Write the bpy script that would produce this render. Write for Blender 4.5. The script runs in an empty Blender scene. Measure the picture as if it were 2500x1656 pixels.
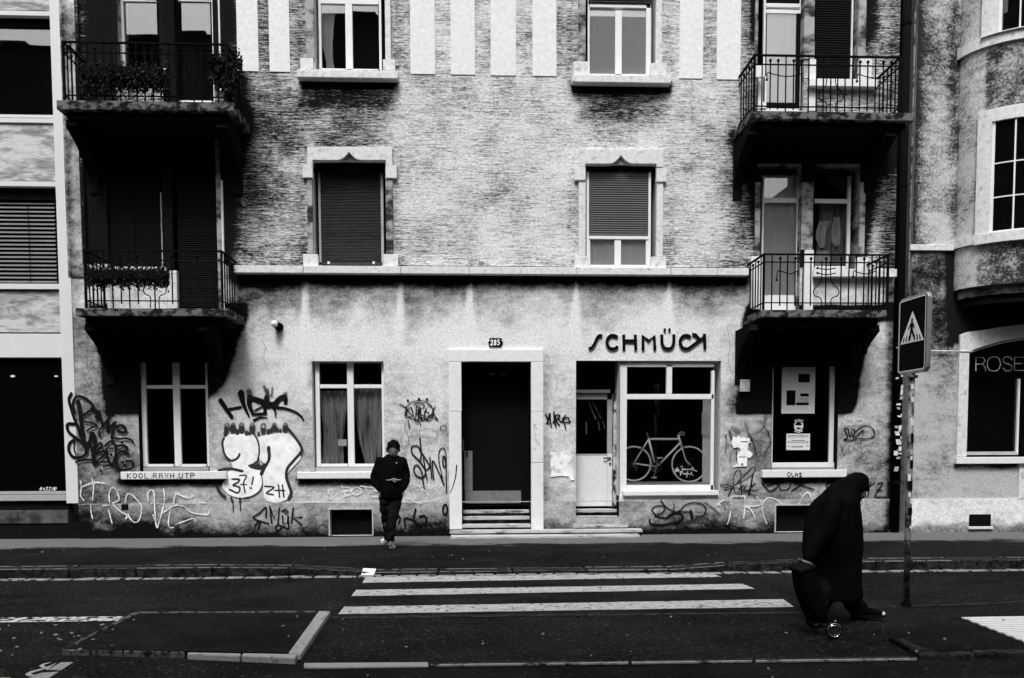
import bpy, bmesh, math, random
import numpy as np
from mathutils import Vector, Matrix, noise as mnoise
random.seed(7)
S = bpy.context.scene
COL = S.collection
# ---------------------------------------------------------------- camera
F, CX, CY = 1944.0, 1250.0, 1198.0          # focal length / principal point in photograph pixels (28 mm, risen front)
YAW, PIT, ROLL = math.radians(2.3), math.radians(3.2), 0.0033
CAM = Vector((0.0, -14.2, 1.6))
cf = Vector((math.sin(YAW)*math.cos(PIT), math.cos(YAW)*math.cos(PIT), -math.sin(PIT)))
r0 = Vector((math.cos(YAW), -math.sin(YAW), 0)); u0 = r0.cross(cf)
cr = r0*math.cos(ROLL) - u0*math.sin(ROLL); cu = u0*math.cos(ROLL) + r0*math.sin(ROLL)
cd = bpy.data.cameras.new('camera'); co = bpy.data.objects.new('camera', cd); COL.objects.link(co)
cd.sensor_width = 36.0; cd.lens = 36.0*F/2500; cd.shift_x = 0; cd.shift_y = (CY-828)/2500
cd.clip_start = 0.05; cd.clip_end = 600
co.matrix_world = Matrix(((cr.x, cu.x, -cf.x, CAM.x), (cr.y, cu.y, -cf.y, CAM.y), (cr.z, cu.z, -cf.z, CAM.z), (0, 0, 0, 1)))
S.camera = co
# ---------------------------------------------------------------- sky, sun, exposure
W = bpy.data.worlds.new('World'); S.world = W; W.use_nodes = True
wn = W.node_tree; wn.nodes.clear()
sky = wn.nodes.new('ShaderNodeTexSky'); sky.sky_type = 'NISHITA'; sky.sun_disc = False
SUN_EL, SUN_AZ = math.radians(58), math.radians(192)     # azimuth measured clockwise from +Y (the facade side)
sky.sun_elevation = SUN_EL; sky.sun_rotation = SUN_AZ; sky.air_density = 2.0; sky.dust_density = 6.0
bw = wn.nodes.new('ShaderNodeRGBToBW'); bg = wn.nodes.new('ShaderNodeBackground'); wo = wn.nodes.new('ShaderNodeOutputWorld')
bg.inputs[1].default_value = 0.11
wn.links.new(sky.outputs[0], bw.inputs[0]); wn.links.new(bw.outputs[0], bg.inputs[0]); wn.links.new(bg.outputs[0], wo.inputs[0])
sl = bpy.data.lights.new('sun', 'SUN'); sl.energy = 1.5; sl.angle = math.radians(14)
so = bpy.data.objects.new('sun', sl); COL.objects.link(so)
sd = Vector((math.sin(SUN_AZ)*math.cos(SUN_EL), math.cos(SUN_AZ)*math.cos(SUN_EL), math.sin(SUN_EL)))
so.rotation_euler = sd.to_track_quat('Z', 'Y').to_euler(); so.location = (0, -10, 30)
S.view_settings.view_transform = 'Standard'; S.view_settings.look = 'None'
S.view_settings.exposure = 0.68; S.view_settings.gamma = 1.0; S.view_settings.use_curve_mapping = False
S.render.engine = 'CYCLES'; S.cycles.max_bounces = 6; S.cycles.transparent_max_bounces = 24
S.render.resolution_x = 1024; S.render.resolution_y = 678

# ---------------------------------------------------------------- measuring helpers: photograph pixel -> point on a real plane
def ray(px, py): return cf + cr*((px-CX)/F) + cu*((CY-py)/F)
def P(px, py, Y=0.0):
    d = ray(px, py); t = (Y-CAM.y)/d.y; return CAM + d*t
def G(px, py, Z=-0.12):
    d = ray(px, py); t = (Z-CAM.z)/d.z; return CAM + d*t
def proj(p):
    v = p-CAM; z = v.dot(cf); return CX+F*v.dot(cr)/z, CY-F*v.dot(cu)/z
def R(x0, y0, x1, y1, Y=0.0):
    xm, ym = (x0+x1)/2, (y0+y1)/2
    return P(x0, ym, Y).x, P(x1, ym, Y).x, P(xm, y1, Y).z, P(xm, y0, Y).z     # X0 X1 Z0 Z1

# ---------------------------------------------------------------- materials
class NT:
    def __init__(s, name):
        s.m = bpy.data.materials.new(name); s.m.use_nodes = True; s.t = s.m.node_tree; s.t.nodes.clear()
        s.out = s.t.nodes.new('ShaderNodeOutputMaterial'); s.g = s.t.nodes.new('ShaderNodeNewGeometry')
    def L(s, a, b): s.t.links.new(a, b)
    def n(s, ty, **k):
        x = s.t.nodes.new(ty)
        for a, b in k.items(): setattr(x, a, b)
        return x
    def math(s, op, a, b=None, c=None, clamp=False):
        x = s.n('ShaderNodeMath', operation=op, use_clamp=clamp)
        for i, v in enumerate((a, b, c)):
            if v is None: continue
            if isinstance(v, (int, float)): x.inputs[i].default_value = v
            else: s.L(v, x.inputs[i])
        return x.outputs[0]
    def noise(s, scale=5, detail=3, rough=.55, st=(1, 1, 1), off=(0, 0, 0), dist=0, rot=0):
        m = s.n('ShaderNodeMapping'); s.L(s.g.outputs['Position'], m.inputs[0])
        m.inputs['Scale'].default_value = st; m.inputs['Location'].default_value = off; m.inputs['Rotation'].default_value = (0, rot, 0)
        x = s.n('ShaderNodeTexNoise'); s.L(m.outputs[0], x.inputs['Vector'])
        x.inputs['Scale'].default_value = scale; x.inputs['Detail'].default_value = detail
        x.inputs['Roughness'].default_value = rough; x.inputs['Distortion'].default_value = dist
        return x.outputs[0]
    def step(s, v, a, b):
        x = s.n('ShaderNodeMapRange', interpolation_type='SMOOTHSTEP'); s.L(v, x.inputs['Value'])
        x.inputs['From Min'].default_value = a; x.inputs['From Max'].default_value = b
        return x.outputs[0]
    def lerp(s, f, a, b):
        x = s.n('ShaderNodeMix', data_type='FLOAT')
        for i, v in zip((0, 2, 3), (f, a, b)):
            if isinstance(v, (int, float)): x.inputs[i].default_value = v
            else: s.L(v, x.inputs[i])
        return x.outputs[0]
    def bump(s, v, st=.4, d=.01):
        x = s.n('ShaderNodeBump'); s.L(v, x.inputs['Height']); x.inputs['Strength'].default_value = st; x.inputs['Distance'].default_value = d
        return x.outputs[0]
    def bsdf(s, col, rough=.85, spec=.2, metal=0., nrm=None):
        p = s.n('ShaderNodeBsdfPrincipled')
        if isinstance(col, (int, float)): p.inputs['Base Color'].default_value = (col, col, col, 1)
        else: s.L(col, p.inputs['Base Color'])
        if isinstance(rough, (int, float)): p.inputs['Roughness'].default_value = rough
        else: s.L(rough, p.inputs['Roughness'])
        p.inputs['Specular IOR Level'].default_value = spec; p.inputs['Metallic'].default_value = metal
        if nrm is not None: s.L(nrm, p.inputs['Normal'])
        return p.outputs[0]
    def done(s, sh): s.L(sh, s.out.inputs[0]); return s.m

def mat(name, col, rough=.8, var=.15, sc=6, bump=.15, spec=.25, metal=0., st=(1, 1, 1), dark=None, thr=(.5, .75), detail=4):
    """plain surface: colour varied by noise, optionally with blotches of a second colour"""
    t = NT(name); n1 = t.noise(sc, detail, .6, st); n2 = t.noise(sc*9, 2, .6, st)
    c = t.math('MULTIPLY_ADD', t.math('SUBTRACT', t.math('ADD', n1, n2), 1.0), col*var*3, col)
    c = t.math('MAXIMUM', c, col*.2)
    if dark is not None:
        n3 = t.noise(sc*.7, 6, .65, st, (3, 7, 1)); c = t.lerp(t.step(n3, *thr), c, dark)
    return t.done(t.bsdf(c, rough, spec, metal, t.bump(n2, bump, .008) if bump else None))

def wallmat(name, light, dark, lines, k=(.30, .80), big=.7, fine=.5, seed=0, spec=.03):
    """rendered wall: soot/dirt plus painted shade is a map stored on the mesh, broken up by noise; lines = combed horizontal relief"""
    t = NT(name); a = t.n('ShaderNodeAttribute', attribute_name='soot_shade').outputs['Fac']
    o = (seed, seed, seed)
    lg = t.noise(1.1, 4, .6, (1, 1, 1.3), o); md = t.noise(5, 5, .7, (1, 1, 1.6), o); fn = t.noise(24, 4, .8, (1, 1, 1), o)
    gr = t.noise(27, 4, .85, (1, 1, 1), o)
    d = t.math('MULTIPLY_ADD', t.math('SUBTRACT', lg, .5), big, a)
    d = t.math('MULTIPLY_ADD', t.math('SUBTRACT', md, .5), big*(.35 if lines else .9), d)
    d = t.math('MULTIPLY_ADD', t.math('SUBTRACT', fn, .5), fine, d)
    h = fn
    if lines:
        ln = t.noise(1, 5, .72, (2.6, 5, 40), o, .35); l2 = t.noise(1, 3, .6, (11, 14, 80), o)
        d = t.math('MULTIPLY_ADD', t.math('SUBTRACT', ln, .5), lines, d)
        d = t.math('MULTIPLY_ADD', t.math('SUBTRACT', l2, .5), lines*.9, d)
        h = t.math('ADD', ln, l2)
    f = t.step(d, *k)
    c = t.lerp(f, light, dark)
    c = t.math('MULTIPLY', c, t.math('MULTIPLY_ADD', t.math('SUBTRACT', gr, .5), 1.7, 1.0))
    return t.done(t.bsdf(c, .92, spec, 0, t.bump(h, .5 if lines else .25, .012)))

M = {}
M['stucco'] = wallmat('combed_stucco', .80, .010, 2.1, (.04, 1.10), 1.4, .9)
M['plaster'] = wallmat('ground_floor_plaster', .84, .006, 0, (-.10, 1.20), 1.25, .75, 4)
M['plinthm'] = wallmat('plinth_render', .52, .007, 0, (-.10, 1.15), 1.6, .8, 9)
M['rough'] = wallmat('roughcast', .60, .03, 0, (.0, 1.0), 1.8, 2.2, 13)
M['rsmooth'] = wallmat('neighbour_plaster', .52, .012, 0, (-.1, 1.05), 2.0, 1.3, 21)
M['panel'] = mat('smooth_plaster_panel', .84, .9, .14, 14, .2, .03, dark=.45, thr=(.58, .85))
M['stone'] = mat('pale_sandstone', .76, .85, .18, 14, .3, .05, dark=.25, thr=(.50, .82))
M['stone_dirty'] = mat('weathered_sandstone', .42, .9, .25, 4, .3, .15, dark=.03, thr=(.40, .62), st=(1, 1, 1.6))
M['stone_white'] = mat('white_painted_stone', .82, .7, .10, 12, .15, .1, dark=.35, thr=(.60, .85))
M['slab'] = mat('mossy_concrete', .16, .95, .3, 9, .4, .1, dark=.012, thr=(.42, .56), st=(1, 1, 1.5))
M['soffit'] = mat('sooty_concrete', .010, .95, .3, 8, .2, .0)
M['step'] = mat('worn_stone_steps', .50, .85, .3, 7, .3, .05, dark=.05, thr=(.50, .70), st=(.5, 2, 3))
M['white'] = mat('white_paint', .84, .5, .06, 9, 0, .15)
M['grey_paint'] = mat('grey_paint', .42, .6, .12, 6, .1, .3, dark=.12, thr=(.6, .8))
M['flaky'] = mat('flaking_paint', .55, .8, .2, 14, .3, .2, dark=.02, thr=(.44, .54), st=(1, 1, .5))
M['iron'] = mat('black_ironwork', .006, .9, .3, 20, .2, .03)
M['black'] = mat('black_lacquer', .006, .8, .2, 10, 0, .03)
M['darkwood'] = mat('dark_stained_wood', .010, .9, .3, 6, .2, .05, st=(4, 4, 1))
M['room'] = mat('dark_interior', .012, .95, .2, 3, 0, .0)
M['slat'] = mat('roller_slats', .050, .6, .2, 12, 0, .2, dark=.012, thr=(.5, .7), st=(.6, 1, 6))
M['slat_mid'] = mat('grey_roller_slats', .12, .5, .1, 8, 0, .3)
M['slat_black'] = mat('black_slats', .010, .8, .2, 8, 0, .08)
M['blind'] = mat('metal_venetian_slats', .15, .5, .2, 8, 0, .2)
M['curtain'] = mat('net_curtain', .92, .9, .12, 3, 0, .05, st=(9, 9, .5))
M['curtain_grey'] = mat('grey_blind_cloth', .85, .9, .03, 2, 0, .05)
M['curtain_dim'] = mat('dim_curtain', .42, .9, .5, 2.2, 0, .05, st=(6, 6, .6), dark=.04, thr=(.48, .70))
M['alu'] = mat('brushed_metal', .35, .45, .1, 12, 0, .5, .6, dark=.25, thr=(.5, .7))
M['steel'] = mat('galvanised_steel', .24, .6, .4, 12, .05, .2, .3, dark=.03, thr=(.44, .60))
M['chrome'] = mat('chrome', .85, .12, .02, 5, 0, .5, 1.)
M['paper'] = mat('paper', .78, .8, .05, 9, 0, .1, dark=.5, thr=(.6, .75))
M['ink'] = mat('black_ink', .006, .9, .1, 5, 0, .02)
M['leaf'] = mat('dark_foliage', .018, .7, .6, 12, 0, .2)
M['leaf_pale'] = mat('dry_leaf', .16, .8, .4, 12, 0, .1)
M['cloth'] = mat('black_cloth', .0045, .98, .4, 10, .3, .0)
M['denim'] = mat('dark_trousers', .009, .98, .6, 14, .3, .0)
M['skin'] = mat('skin', .10, .6, .2, 14, 0, .3)
M['hair'] = mat('dark_hair', .006, .9, .4, 30, .4, .03)
M['rubber'] = mat('white_shoe_rubber', .75, .6, .1, 20, 0, .2)
M['canvas'] = mat('grey_shoe_canvas', .30, .8, .3, 20, .2, .1)
M['bikewhite'] = mat('cream_bicycle_enamel', .93, .35, .04, 9, 0, .4)
M['marble'] = mat('grey_veined_marble', .60, .35, .30, 2.4, 0, .2, st=(1, 1, 1.9), dark=.26, thr=(.42, .68), detail=9)
M['riser_shade'] = mat('shaded_step_riser', .05, .9, .5, 9, .3, .05, dark=.008, thr=(.45, .6))  # dark tone stands in for the shade under the nosing
M['marble_dark'] = mat('dark_marble', .10, .4, .4, 3, 0, .4, dark=.02, thr=(.45, .6), detail=8)
M['pilaster'] = mat('pale_stone_cladding', .74, .7, .03, 4, .03, .2)
M['kerb'] = mat('granite_kerb', .030, .85, .7, 16, .3, .05, dark=.007, thr=(.38, .62))
M['kerb_pale'] = mat('pale_granite_kerb', .26, .8, .2, 14, .3, .2, dark=.10, thr=(.55, .7))
M['sett_dim'] = mat('dim_kerb_edge', .085, .8, .5, 14, .2, .05, dark=.01, thr=(.46, .6))
M['sett'] = mat('stone_sett', .22, .8, .4, 10, .3, .2, dark=.012, thr=(.5, .6))
M['roadpaint'] = mat('road_paint', .34, .8, .45, 22, .3, .03, dark=.04, thr=(.55, .66))
M['roadpaint_worn'] = mat('worn_road_paint', .48, .8, .3, 18, .2, .05, dark=.01, thr=(.47, .55))
M['rib'] = mat('fresh_white_ribs', .62, .8, .15, 20, .1, .05)
M['sign_blue'] = mat('dark_sign_face', .006, .8, .1, 3, 0, .02)
M['opp'] = mat('opposite_facade', .010, .9, .2, 2, 0, .1)

def marble():
    t = NT('grey_veined_marble'); a = t.noise(1.0, 8, .7, (.9, 1, 3.2), (2, 0, 5), 1.6, -.75); b = t.noise(1.0, 6, .7, (3, 1, 11), (7, 0, 1), 1.0, -.62); g = t.noise(60, 2, .6)
    v = t.math('ADD', t.math('MULTIPLY', a, .62), t.math('MULTIPLY', b, .38)); c = t.lerp(t.step(v, .40, .58), .22, .66)
    c = t.math('MULTIPLY', c, t.math('MULTIPLY_ADD', t.math('SUBTRACT', g, .5), .5, 1.0)); return t.done(t.bsdf(c, .45, .2))
M['marble'] = marble()
def asphalt(name, base, spark, edge=None):
    t = NT(name); a = t.noise(.6, 5, .6); b = t.noise(36, 4, .85); c = t.noise(26, 2, .7)
    a2 = t.noise(2.2, 6, .7, (.6, 1.4, 1), (4, 9, 0)); v = t.math('MULTIPLY', t.math('MULTIPLY_ADD', t.math('ADD', t.step(a, .38, .62), t.step(a2, .40, .65)), base*.75, base*.25), t.math('MULTIPLY_ADD', t.math('SUBTRACT', b, .5), 4.5, 1.0))
    vo = t.n('ShaderNodeTexVoronoi', feature='DISTANCE_TO_EDGE'); vo.inputs['Scale'].default_value = .55; vm = t.n('ShaderNodeVectorMath', operation='ADD'); nn = t.n('ShaderNodeTexNoise'); nn.inputs['Scale'].default_value = 1.5; nn.inputs['Detail'].default_value = 5; t.L(t.g.outputs['Position'], nn.inputs['Vector']); t.L(nn.outputs[1], vm.inputs[0]); t.L(t.g.outputs['Position'], vm.inputs[1]); t.L(vm.outputs[0], vo.inputs['Vector'])
    ck = t.math('MULTIPLY', t.math('SUBTRACT', 1.0, t.step(vo.outputs[0], .0, .008)), t.step(t.noise(.4, 3, .6, (1, 1, 1), (5, 5, 5)), .5, .6)); v = t.math('ADD', v, t.math('MULTIPLY', ck, base*2.2))
    v = t.math('MAXIMUM', v, base*.15)
    v = t.math('ADD', v, t.math('MULTIPLY', t.step(c, .58, .72), spark))
    if edge:
        s = t.n('ShaderNodeSeparateXYZ'); t.L(t.g.outputs['Position'], s.inputs[0])
        n = t.noise(1.6, 8, .75, (.6, 1.6, 1)); e = t.math('MULTIPLY_ADD', t.math('SUBTRACT', n, .5), edge[1], s.outputs[1])
        v = t.lerp(t.step(e, edge[0]-.12, edge[0]+.12), v, t.math('MULTIPLY', t.math('MULTIPLY_ADD', t.math('SUBTRACT', t.noise(18, 7, .9, (.5, 1, 1)), .5), 3.6, 1.0), edge[2]))
    return t.done(t.bsdf(v, .95, .08, 0, t.bump(b, .5, .008)))
M['road'] = asphalt('asphalt', .0056, .05)
M['walk'] = asphalt('pavement_asphalt', .0056, .03, (-1.25, 1.7, .125))
M['isle'] = asphalt('island_asphalt', .0055, .02)

def glassmat(name, fac, rough=.0, tint=1.):
    t = NT(name); tr = t.n('ShaderNodeBsdfTransparent'); tr.inputs[0].default_value = (tint, tint, tint, 1)
    gl = t.n('ShaderNodeBsdfGlossy'); gl.inputs['Roughness'].default_value = rough; gl.inputs[0].default_value = (1, 1, 1, 1)
    nz = t.noise(.9, 1, .4); t.L(t.bump(nz, .05, .03), gl.inputs['Normal'])
    fr = t.n('ShaderNodeFresnel'); fr.inputs[0].default_value = 1.45
    f = t.math('MULTIPLY_ADD', fr.outputs[0], .7, fac, True)
    mx = t.n('ShaderNodeMixShader'); t.L(f, mx.inputs[0]); t.L(tr.outputs[0], mx.inputs[1]); t.L(gl.outputs[0], mx.inputs[2])
    return t.done(mx.outputs[0])
M['glass'] = glassmat('window_glass', .12, .01, .97)
M['glass_dark'] = glassmat('shop_glass', .015, .01, .97)

def spray(name, col, a0, a1, patch=.35, op=1.0):
    """paint on a wall; 'edge' runs 1 in a stroke's middle to 0 at its rim"""
    t = NT(name); e = t.n('ShaderNodeAttribute', attribute_name='edge').outputs['Fac']
    n = t.noise(55, 3, .7); m = t.noise(7, 3, .6)
    v = t.math('MULTIPLY_ADD', t.math('SUBTRACT', n, .5), patch, e); v = t.math('MULTIPLY_ADD', t.math('SUBTRACT', m, .5), patch*.8, v)
    al = t.math('MULTIPLY', t.step(v, a0, a1), op)
    tr = t.n('ShaderNodeBsdfTransparent'); b = t.bsdf(t.math('MULTIPLY', t.math('ADD', m, .5), col), .8, .1)
    mx = t.n('ShaderNodeMixShader'); t.L(al, mx.inputs[0]); t.L(tr.outputs[0], mx.inputs[1]); t.L(b, mx.inputs[2])
    return t.done(mx.outputs[0])
M['sp_black'] = spray('black_spray_paint', .006, .0, .25, .2)
M['sp_soft'] = spray('faded_black_spray', .02, .1, 1.0, .5, .85)
M['sp_grey'] = spray('grey_spray_outline', .035, .0, .45, .6, .95)
M['sp_faint'] = spray('faint_grey_marker', .20, .05, .5, .7, .6)
M['sp_white'] = spray('white_spray_paint', .85, .1, .8, 1.7, 1.0)
M['sp_fill'] = spray('white_paint_fill', 1.0, .1, .4, .35, 1.0)
M['sp_chip'] = spray('chipped_white_paint', .95, .42, .52, 2.6)
M['sp_chalk'] = spray('thin_white_chalk', .9, .1, .8, 1.0, .8)

# ---------------------------------------------------------------- mesh helpers
def prop(o, label=None, cat=None, group=None, kind=None):
    if label: o['label'] = label
    if cat: o['category'] = cat
    if group: o['group'] = group
    if kind: o['kind'] = kind
    return o
def empty(name, loc, label, cat, group=None):
    o = bpy.data.objects.new(name, None); COL.objects.link(o); o.location = loc; o.empty_display_size = .2
    return prop(o, label, cat, group)
def link(name, me, m=None, parent=None, bevel=0, smooth=False):
    o = bpy.data.objects.new(name, me); COL.objects.link(o)
    if m is not None:
        for mm in (m if isinstance(m, (list, tuple)) else [m]): me.materials.append(mm)
    if parent is not None:
        o.parent = parent; o.matrix_parent_inverse = Matrix.Translation(-wloc(parent))
    if bevel:
        b = o.modifiers.new('bevel', 'BEVEL'); b.width = bevel; b.segments = 2; b.limit_method = 'ANGLE'
    if smooth: me.polygons.foreach_set('use_smooth', [True]*len(me.polygons))
    return o
def wloc(o):
    v = Vector((0, 0, 0))
    while o is not None:
        v = v + o.location
        if o.parent is not None: v = v + o.matrix_parent_inverse.translation
        o = o.parent
    return v
class MB:
    def __init__(s): s.v = []; s.f = []; s.a = []; s.mi = []
    def quad(s, *p):
        i = len(s.v); s.v += [tuple(q) for q in p]; s.f.append(tuple(range(i, i+len(p)))); s.a += [1.0]*len(p); return s
    def box(s, x0, x1, y0, y1, z0, z1):
        if x0 > x1: x0, x1 = x1, x0
        if y0 > y1: y0, y1 = y1, y0
        if z0 > z1: z0, z1 = z1, z0
        i = len(s.v)
        s.v += [(x0, y0, z0), (x1, y0, z0), (x1, y1, z0), (x0, y1, z0), (x0, y0, z1), (x1, y0, z1), (x1, y1, z1), (x0, y1, z1)]
        s.a += [1.0]*8
        s.f += [tuple(i+k for k in q) for q in ((0, 3, 2, 1), (4, 5, 6, 7), (0, 1, 5, 4), (1, 2, 6, 5), (2, 3, 7, 6), (3, 0, 4, 7))]
        return s
    def pbox(s, x0, y0, x1, y1, Yf, Yb):
        a = R(x0, y0, x1, y1, Yf); return s.box(a[0], a[1], Yf, Yb, a[2], a[3])
    def prism(s, pts, d):
        """closed polygon of 3D points extruded along vector d"""
        i = len(s.v); n = len(pts); d = Vector(d)
        s.v += [tuple(p) for p in pts]+[tuple(Vector(p)+d) for p in pts]; s.a += [1.0]*(2*n)
        s.f.append(tuple(range(i, i+n))); s.f.append(tuple(range(i+2*n-1, i+n-1, -1)))
        for k in range(n):
            j = (k+1) % n; s.f.append((i+k, i+k+n, i+j+n, i+j))
        return s
    def tube(s, pts, r, n=8, cap=True):
        pts = [Vector(p) for p in pts]; rs = r if isinstance(r, (list, tuple)) else [r]*len(pts); i0 = len(s.v)
        up = Vector((0, 1, 0))
        for k, p in enumerate(pts):
            d = (pts[min(k+1, len(pts)-1)]-pts[max(k-1, 0)]).normalized()
            if abs(d.dot(up)) > .95: up = Vector((0, 0, 1)) if abs(d.z) < .9 else Vector((1, 0, 0))
            a = d.cross(up).normalized(); b = a.cross(d)
            for q in range(n):
                t = 2*math.pi*q/n; s.v.append(tuple(p+(a*math.cos(t)+b*math.sin(t))*rs[k])); s.a.append(1.0)
        for k in range(len(pts)-1):
            for q in range(n):
                w = (q+1) % n; s.f.append((i0+k*n+q, i0+k*n+w, i0+(k+1)*n+w, i0+(k+1)*n+q))
        if cap:
            s.f.append(tuple(i0+q for q in reversed(range(n)))); s.f.append(tuple(i0+(len(pts)-1)*n+q for q in range(n)))
        return s
    def ball(s, c, r, nu=10, nv=7, sc=(1, 1, 1)):
        i = len(s.v); c = Vector(c)
        for a in range(nv+1):
            ph = math.pi*a/nv
            for b in range(nu):
                t = 2*math.pi*b/nu
                s.v.append((c.x+r*sc[0]*math.sin(ph)*math.cos(t), c.y+r*sc[1]*math.sin(ph)*math.sin(t), c.z+r*sc[2]*math.cos(ph))); s.a.append(1.0)
        for a in range(nv):
            for b in range(nu):
                d = (b+1) % nu; s.f.append((i+a*nu+b, i+(a+1)*nu+b, i+(a+1)*nu+d, i+a*nu+d))
        return s
    def loft(s, rings):
        n = len(rings[0]); i = len(s.v)
        for r in rings: s.v += [tuple(p) for p in r]; s.a += [1.0]*n
        for k in range(len(rings)-1):
            for q in range(n):
                w = (q+1) % n; s.f.append((i+k*n+q, i+k*n+w, i+(k+1)*n+w, i+(k+1)*n+q))
        s.f.append(tuple(i+q for q in reversed(range(n)))); s.f.append(tuple(i+(len(rings)-1)*n+q for q in range(n)))
        return s
    def limb(s, ch, n=12):
        for k, (p, r) in enumerate(ch):
            s.ball(p, r, n, 8)
            if k: s.tube([ch[k-1][0], p], [ch[k-1][1], r], n)
        return s
    def mesh(s, name, attr=None):
        me = bpy.data.meshes.new(name); me.from_pydata(s.v, [], s.f); me.validate(clean_customdata=False)
        if attr:
            at = me.attributes.new(attr, 'FLOAT', 'POINT'); at.data.foreach_set('value', s.a[:len(me.vertices)])
        return me
    def build(s, name, m, parent=None, bevel=0, smooth=False, attr=None):
        return link(name, s.mesh(name, attr), m, parent, bevel, smooth)
def B(name, m, parent, x0, y0, x1, y1, Yf, Yb, bevel=0):
    return MB().pbox(x0, y0, x1, y1, Yf, Yb).build(name, m, parent, bevel)

def catmull(pts, sub=5):
    if len(pts) < 3: return [Vector(p) for p in pts]
    p = [Vector(q) for q in pts]; p = [p[0]*2-p[1]]+p+[p[-1]*2-p[-2]]; o = []
    for i in range(1, len(p)-2):
        for k in range(sub):
            t = k/sub; a, b, c, d = p[i-1], p[i], p[i+1], p[i+2]
            o.append(.5*((2*b)+(c-a)*t+(2*a-5*b+4*c-d)*t*t+(3*b-a-3*c+d)*t**3))
    o.append(p[-2]); return o
class Paint:
    """flat strokes of paint or ink on a vertical plane; coordinates in a zoomed crop (ox, oy, scale)"""
    def __init__(s, ox, oy, sc, Y): s.o = (ox, oy, sc); s.Y = Y; s.mb = MB(); s.k = 0
    def pt(s, x, y, off): return P(s.o[0]+x/s.o[2], s.o[1]+y/s.o[2], s.Y-off)
    def st(s, pts, w, curve=True, jit=0):
        q = catmull([Vector((a, b)) for a, b in pts]) if curve else [Vector(p) for p in pts]
        ws = w if isinstance(w, (list, tuple)) else (w, w)
        base = s.k*.00010; s.k += 1; n = len(q); i0 = len(s.mb.v); m = s.mb
        d0 = (q[1]-q[0]).normalized(); d1 = (q[-1]-q[-2]).normalized()
        rows = []
        for c in (1.0, .8, .45): rows.append((q[0]-d0*c*ws[0]/2, d0, math.sqrt(max(0, 1-c*c)), 1-c, ws[0], 0))
        for k in range(n):
            d = (q[min(k+1, n-1)]-q[max(k-1, 0)]).normalized(); t = k/(n-1); rows.append((q[k], d, 1.0, 1.0, ws[0]+(ws[1]-ws[0])*t, t))
        for c in (.45, .8, 1.0): rows.append((q[-1]+d1*c*ws[1]/2, d1, math.sqrt(max(0, 1-c*c)), 1-c, ws[1], 1))
        for (p, d, hw, e, w_, t) in rows:
            nn = Vector((-d.y, d.x)); off = base+t*.00008
            for sgn, ev in ((-1, 0), (-.45, .75), (.45, .75), (1, 0)):
                m.v.append(tuple(s.pt(*(p+nn*(sgn*hw*w_/2)), off))); m.a.append(ev*min(1, e*1.4))
        for k in range(len(rows)-1):
            for c in range(3): a = i0+k*4+c; m.f.append((a, a+1, a+5, a+4))
        return s
    def dot(s, x, y, r): return s.st([(x-r*.15, y), (x+r*.15, y)], 2*r, False)
    def ell(s, x, y, rx, ry, w, n=14): return s.st([(x+rx*math.cos(6.283*k/n), y+ry*math.sin(6.283*k/n)) for k in range(n+1)], w)
    def poly(s, pts, curve=False, rim=.9):
        off = s.k*.0001; s.k += 1
        q = catmull([Vector(p) for p in pts+[pts[0]]], 4)[:-1] if curve else [Vector(p) for p in pts]
        c = Vector((sum(p.x for p in q)/len(q), sum(p.y for p in q)/len(q))); i = len(s.mb.v)
        s.mb.v += [tuple(s.pt(p.x, p.y, off)) for p in q]; s.mb.a += [rim]*len(q); s.mb.f.append(tuple(range(i, i+len(q))))
        return s
    def build(s, name, m, parent, label=None): return prop(s.mb.build(name, m, parent, attr='edge'), label)
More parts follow.
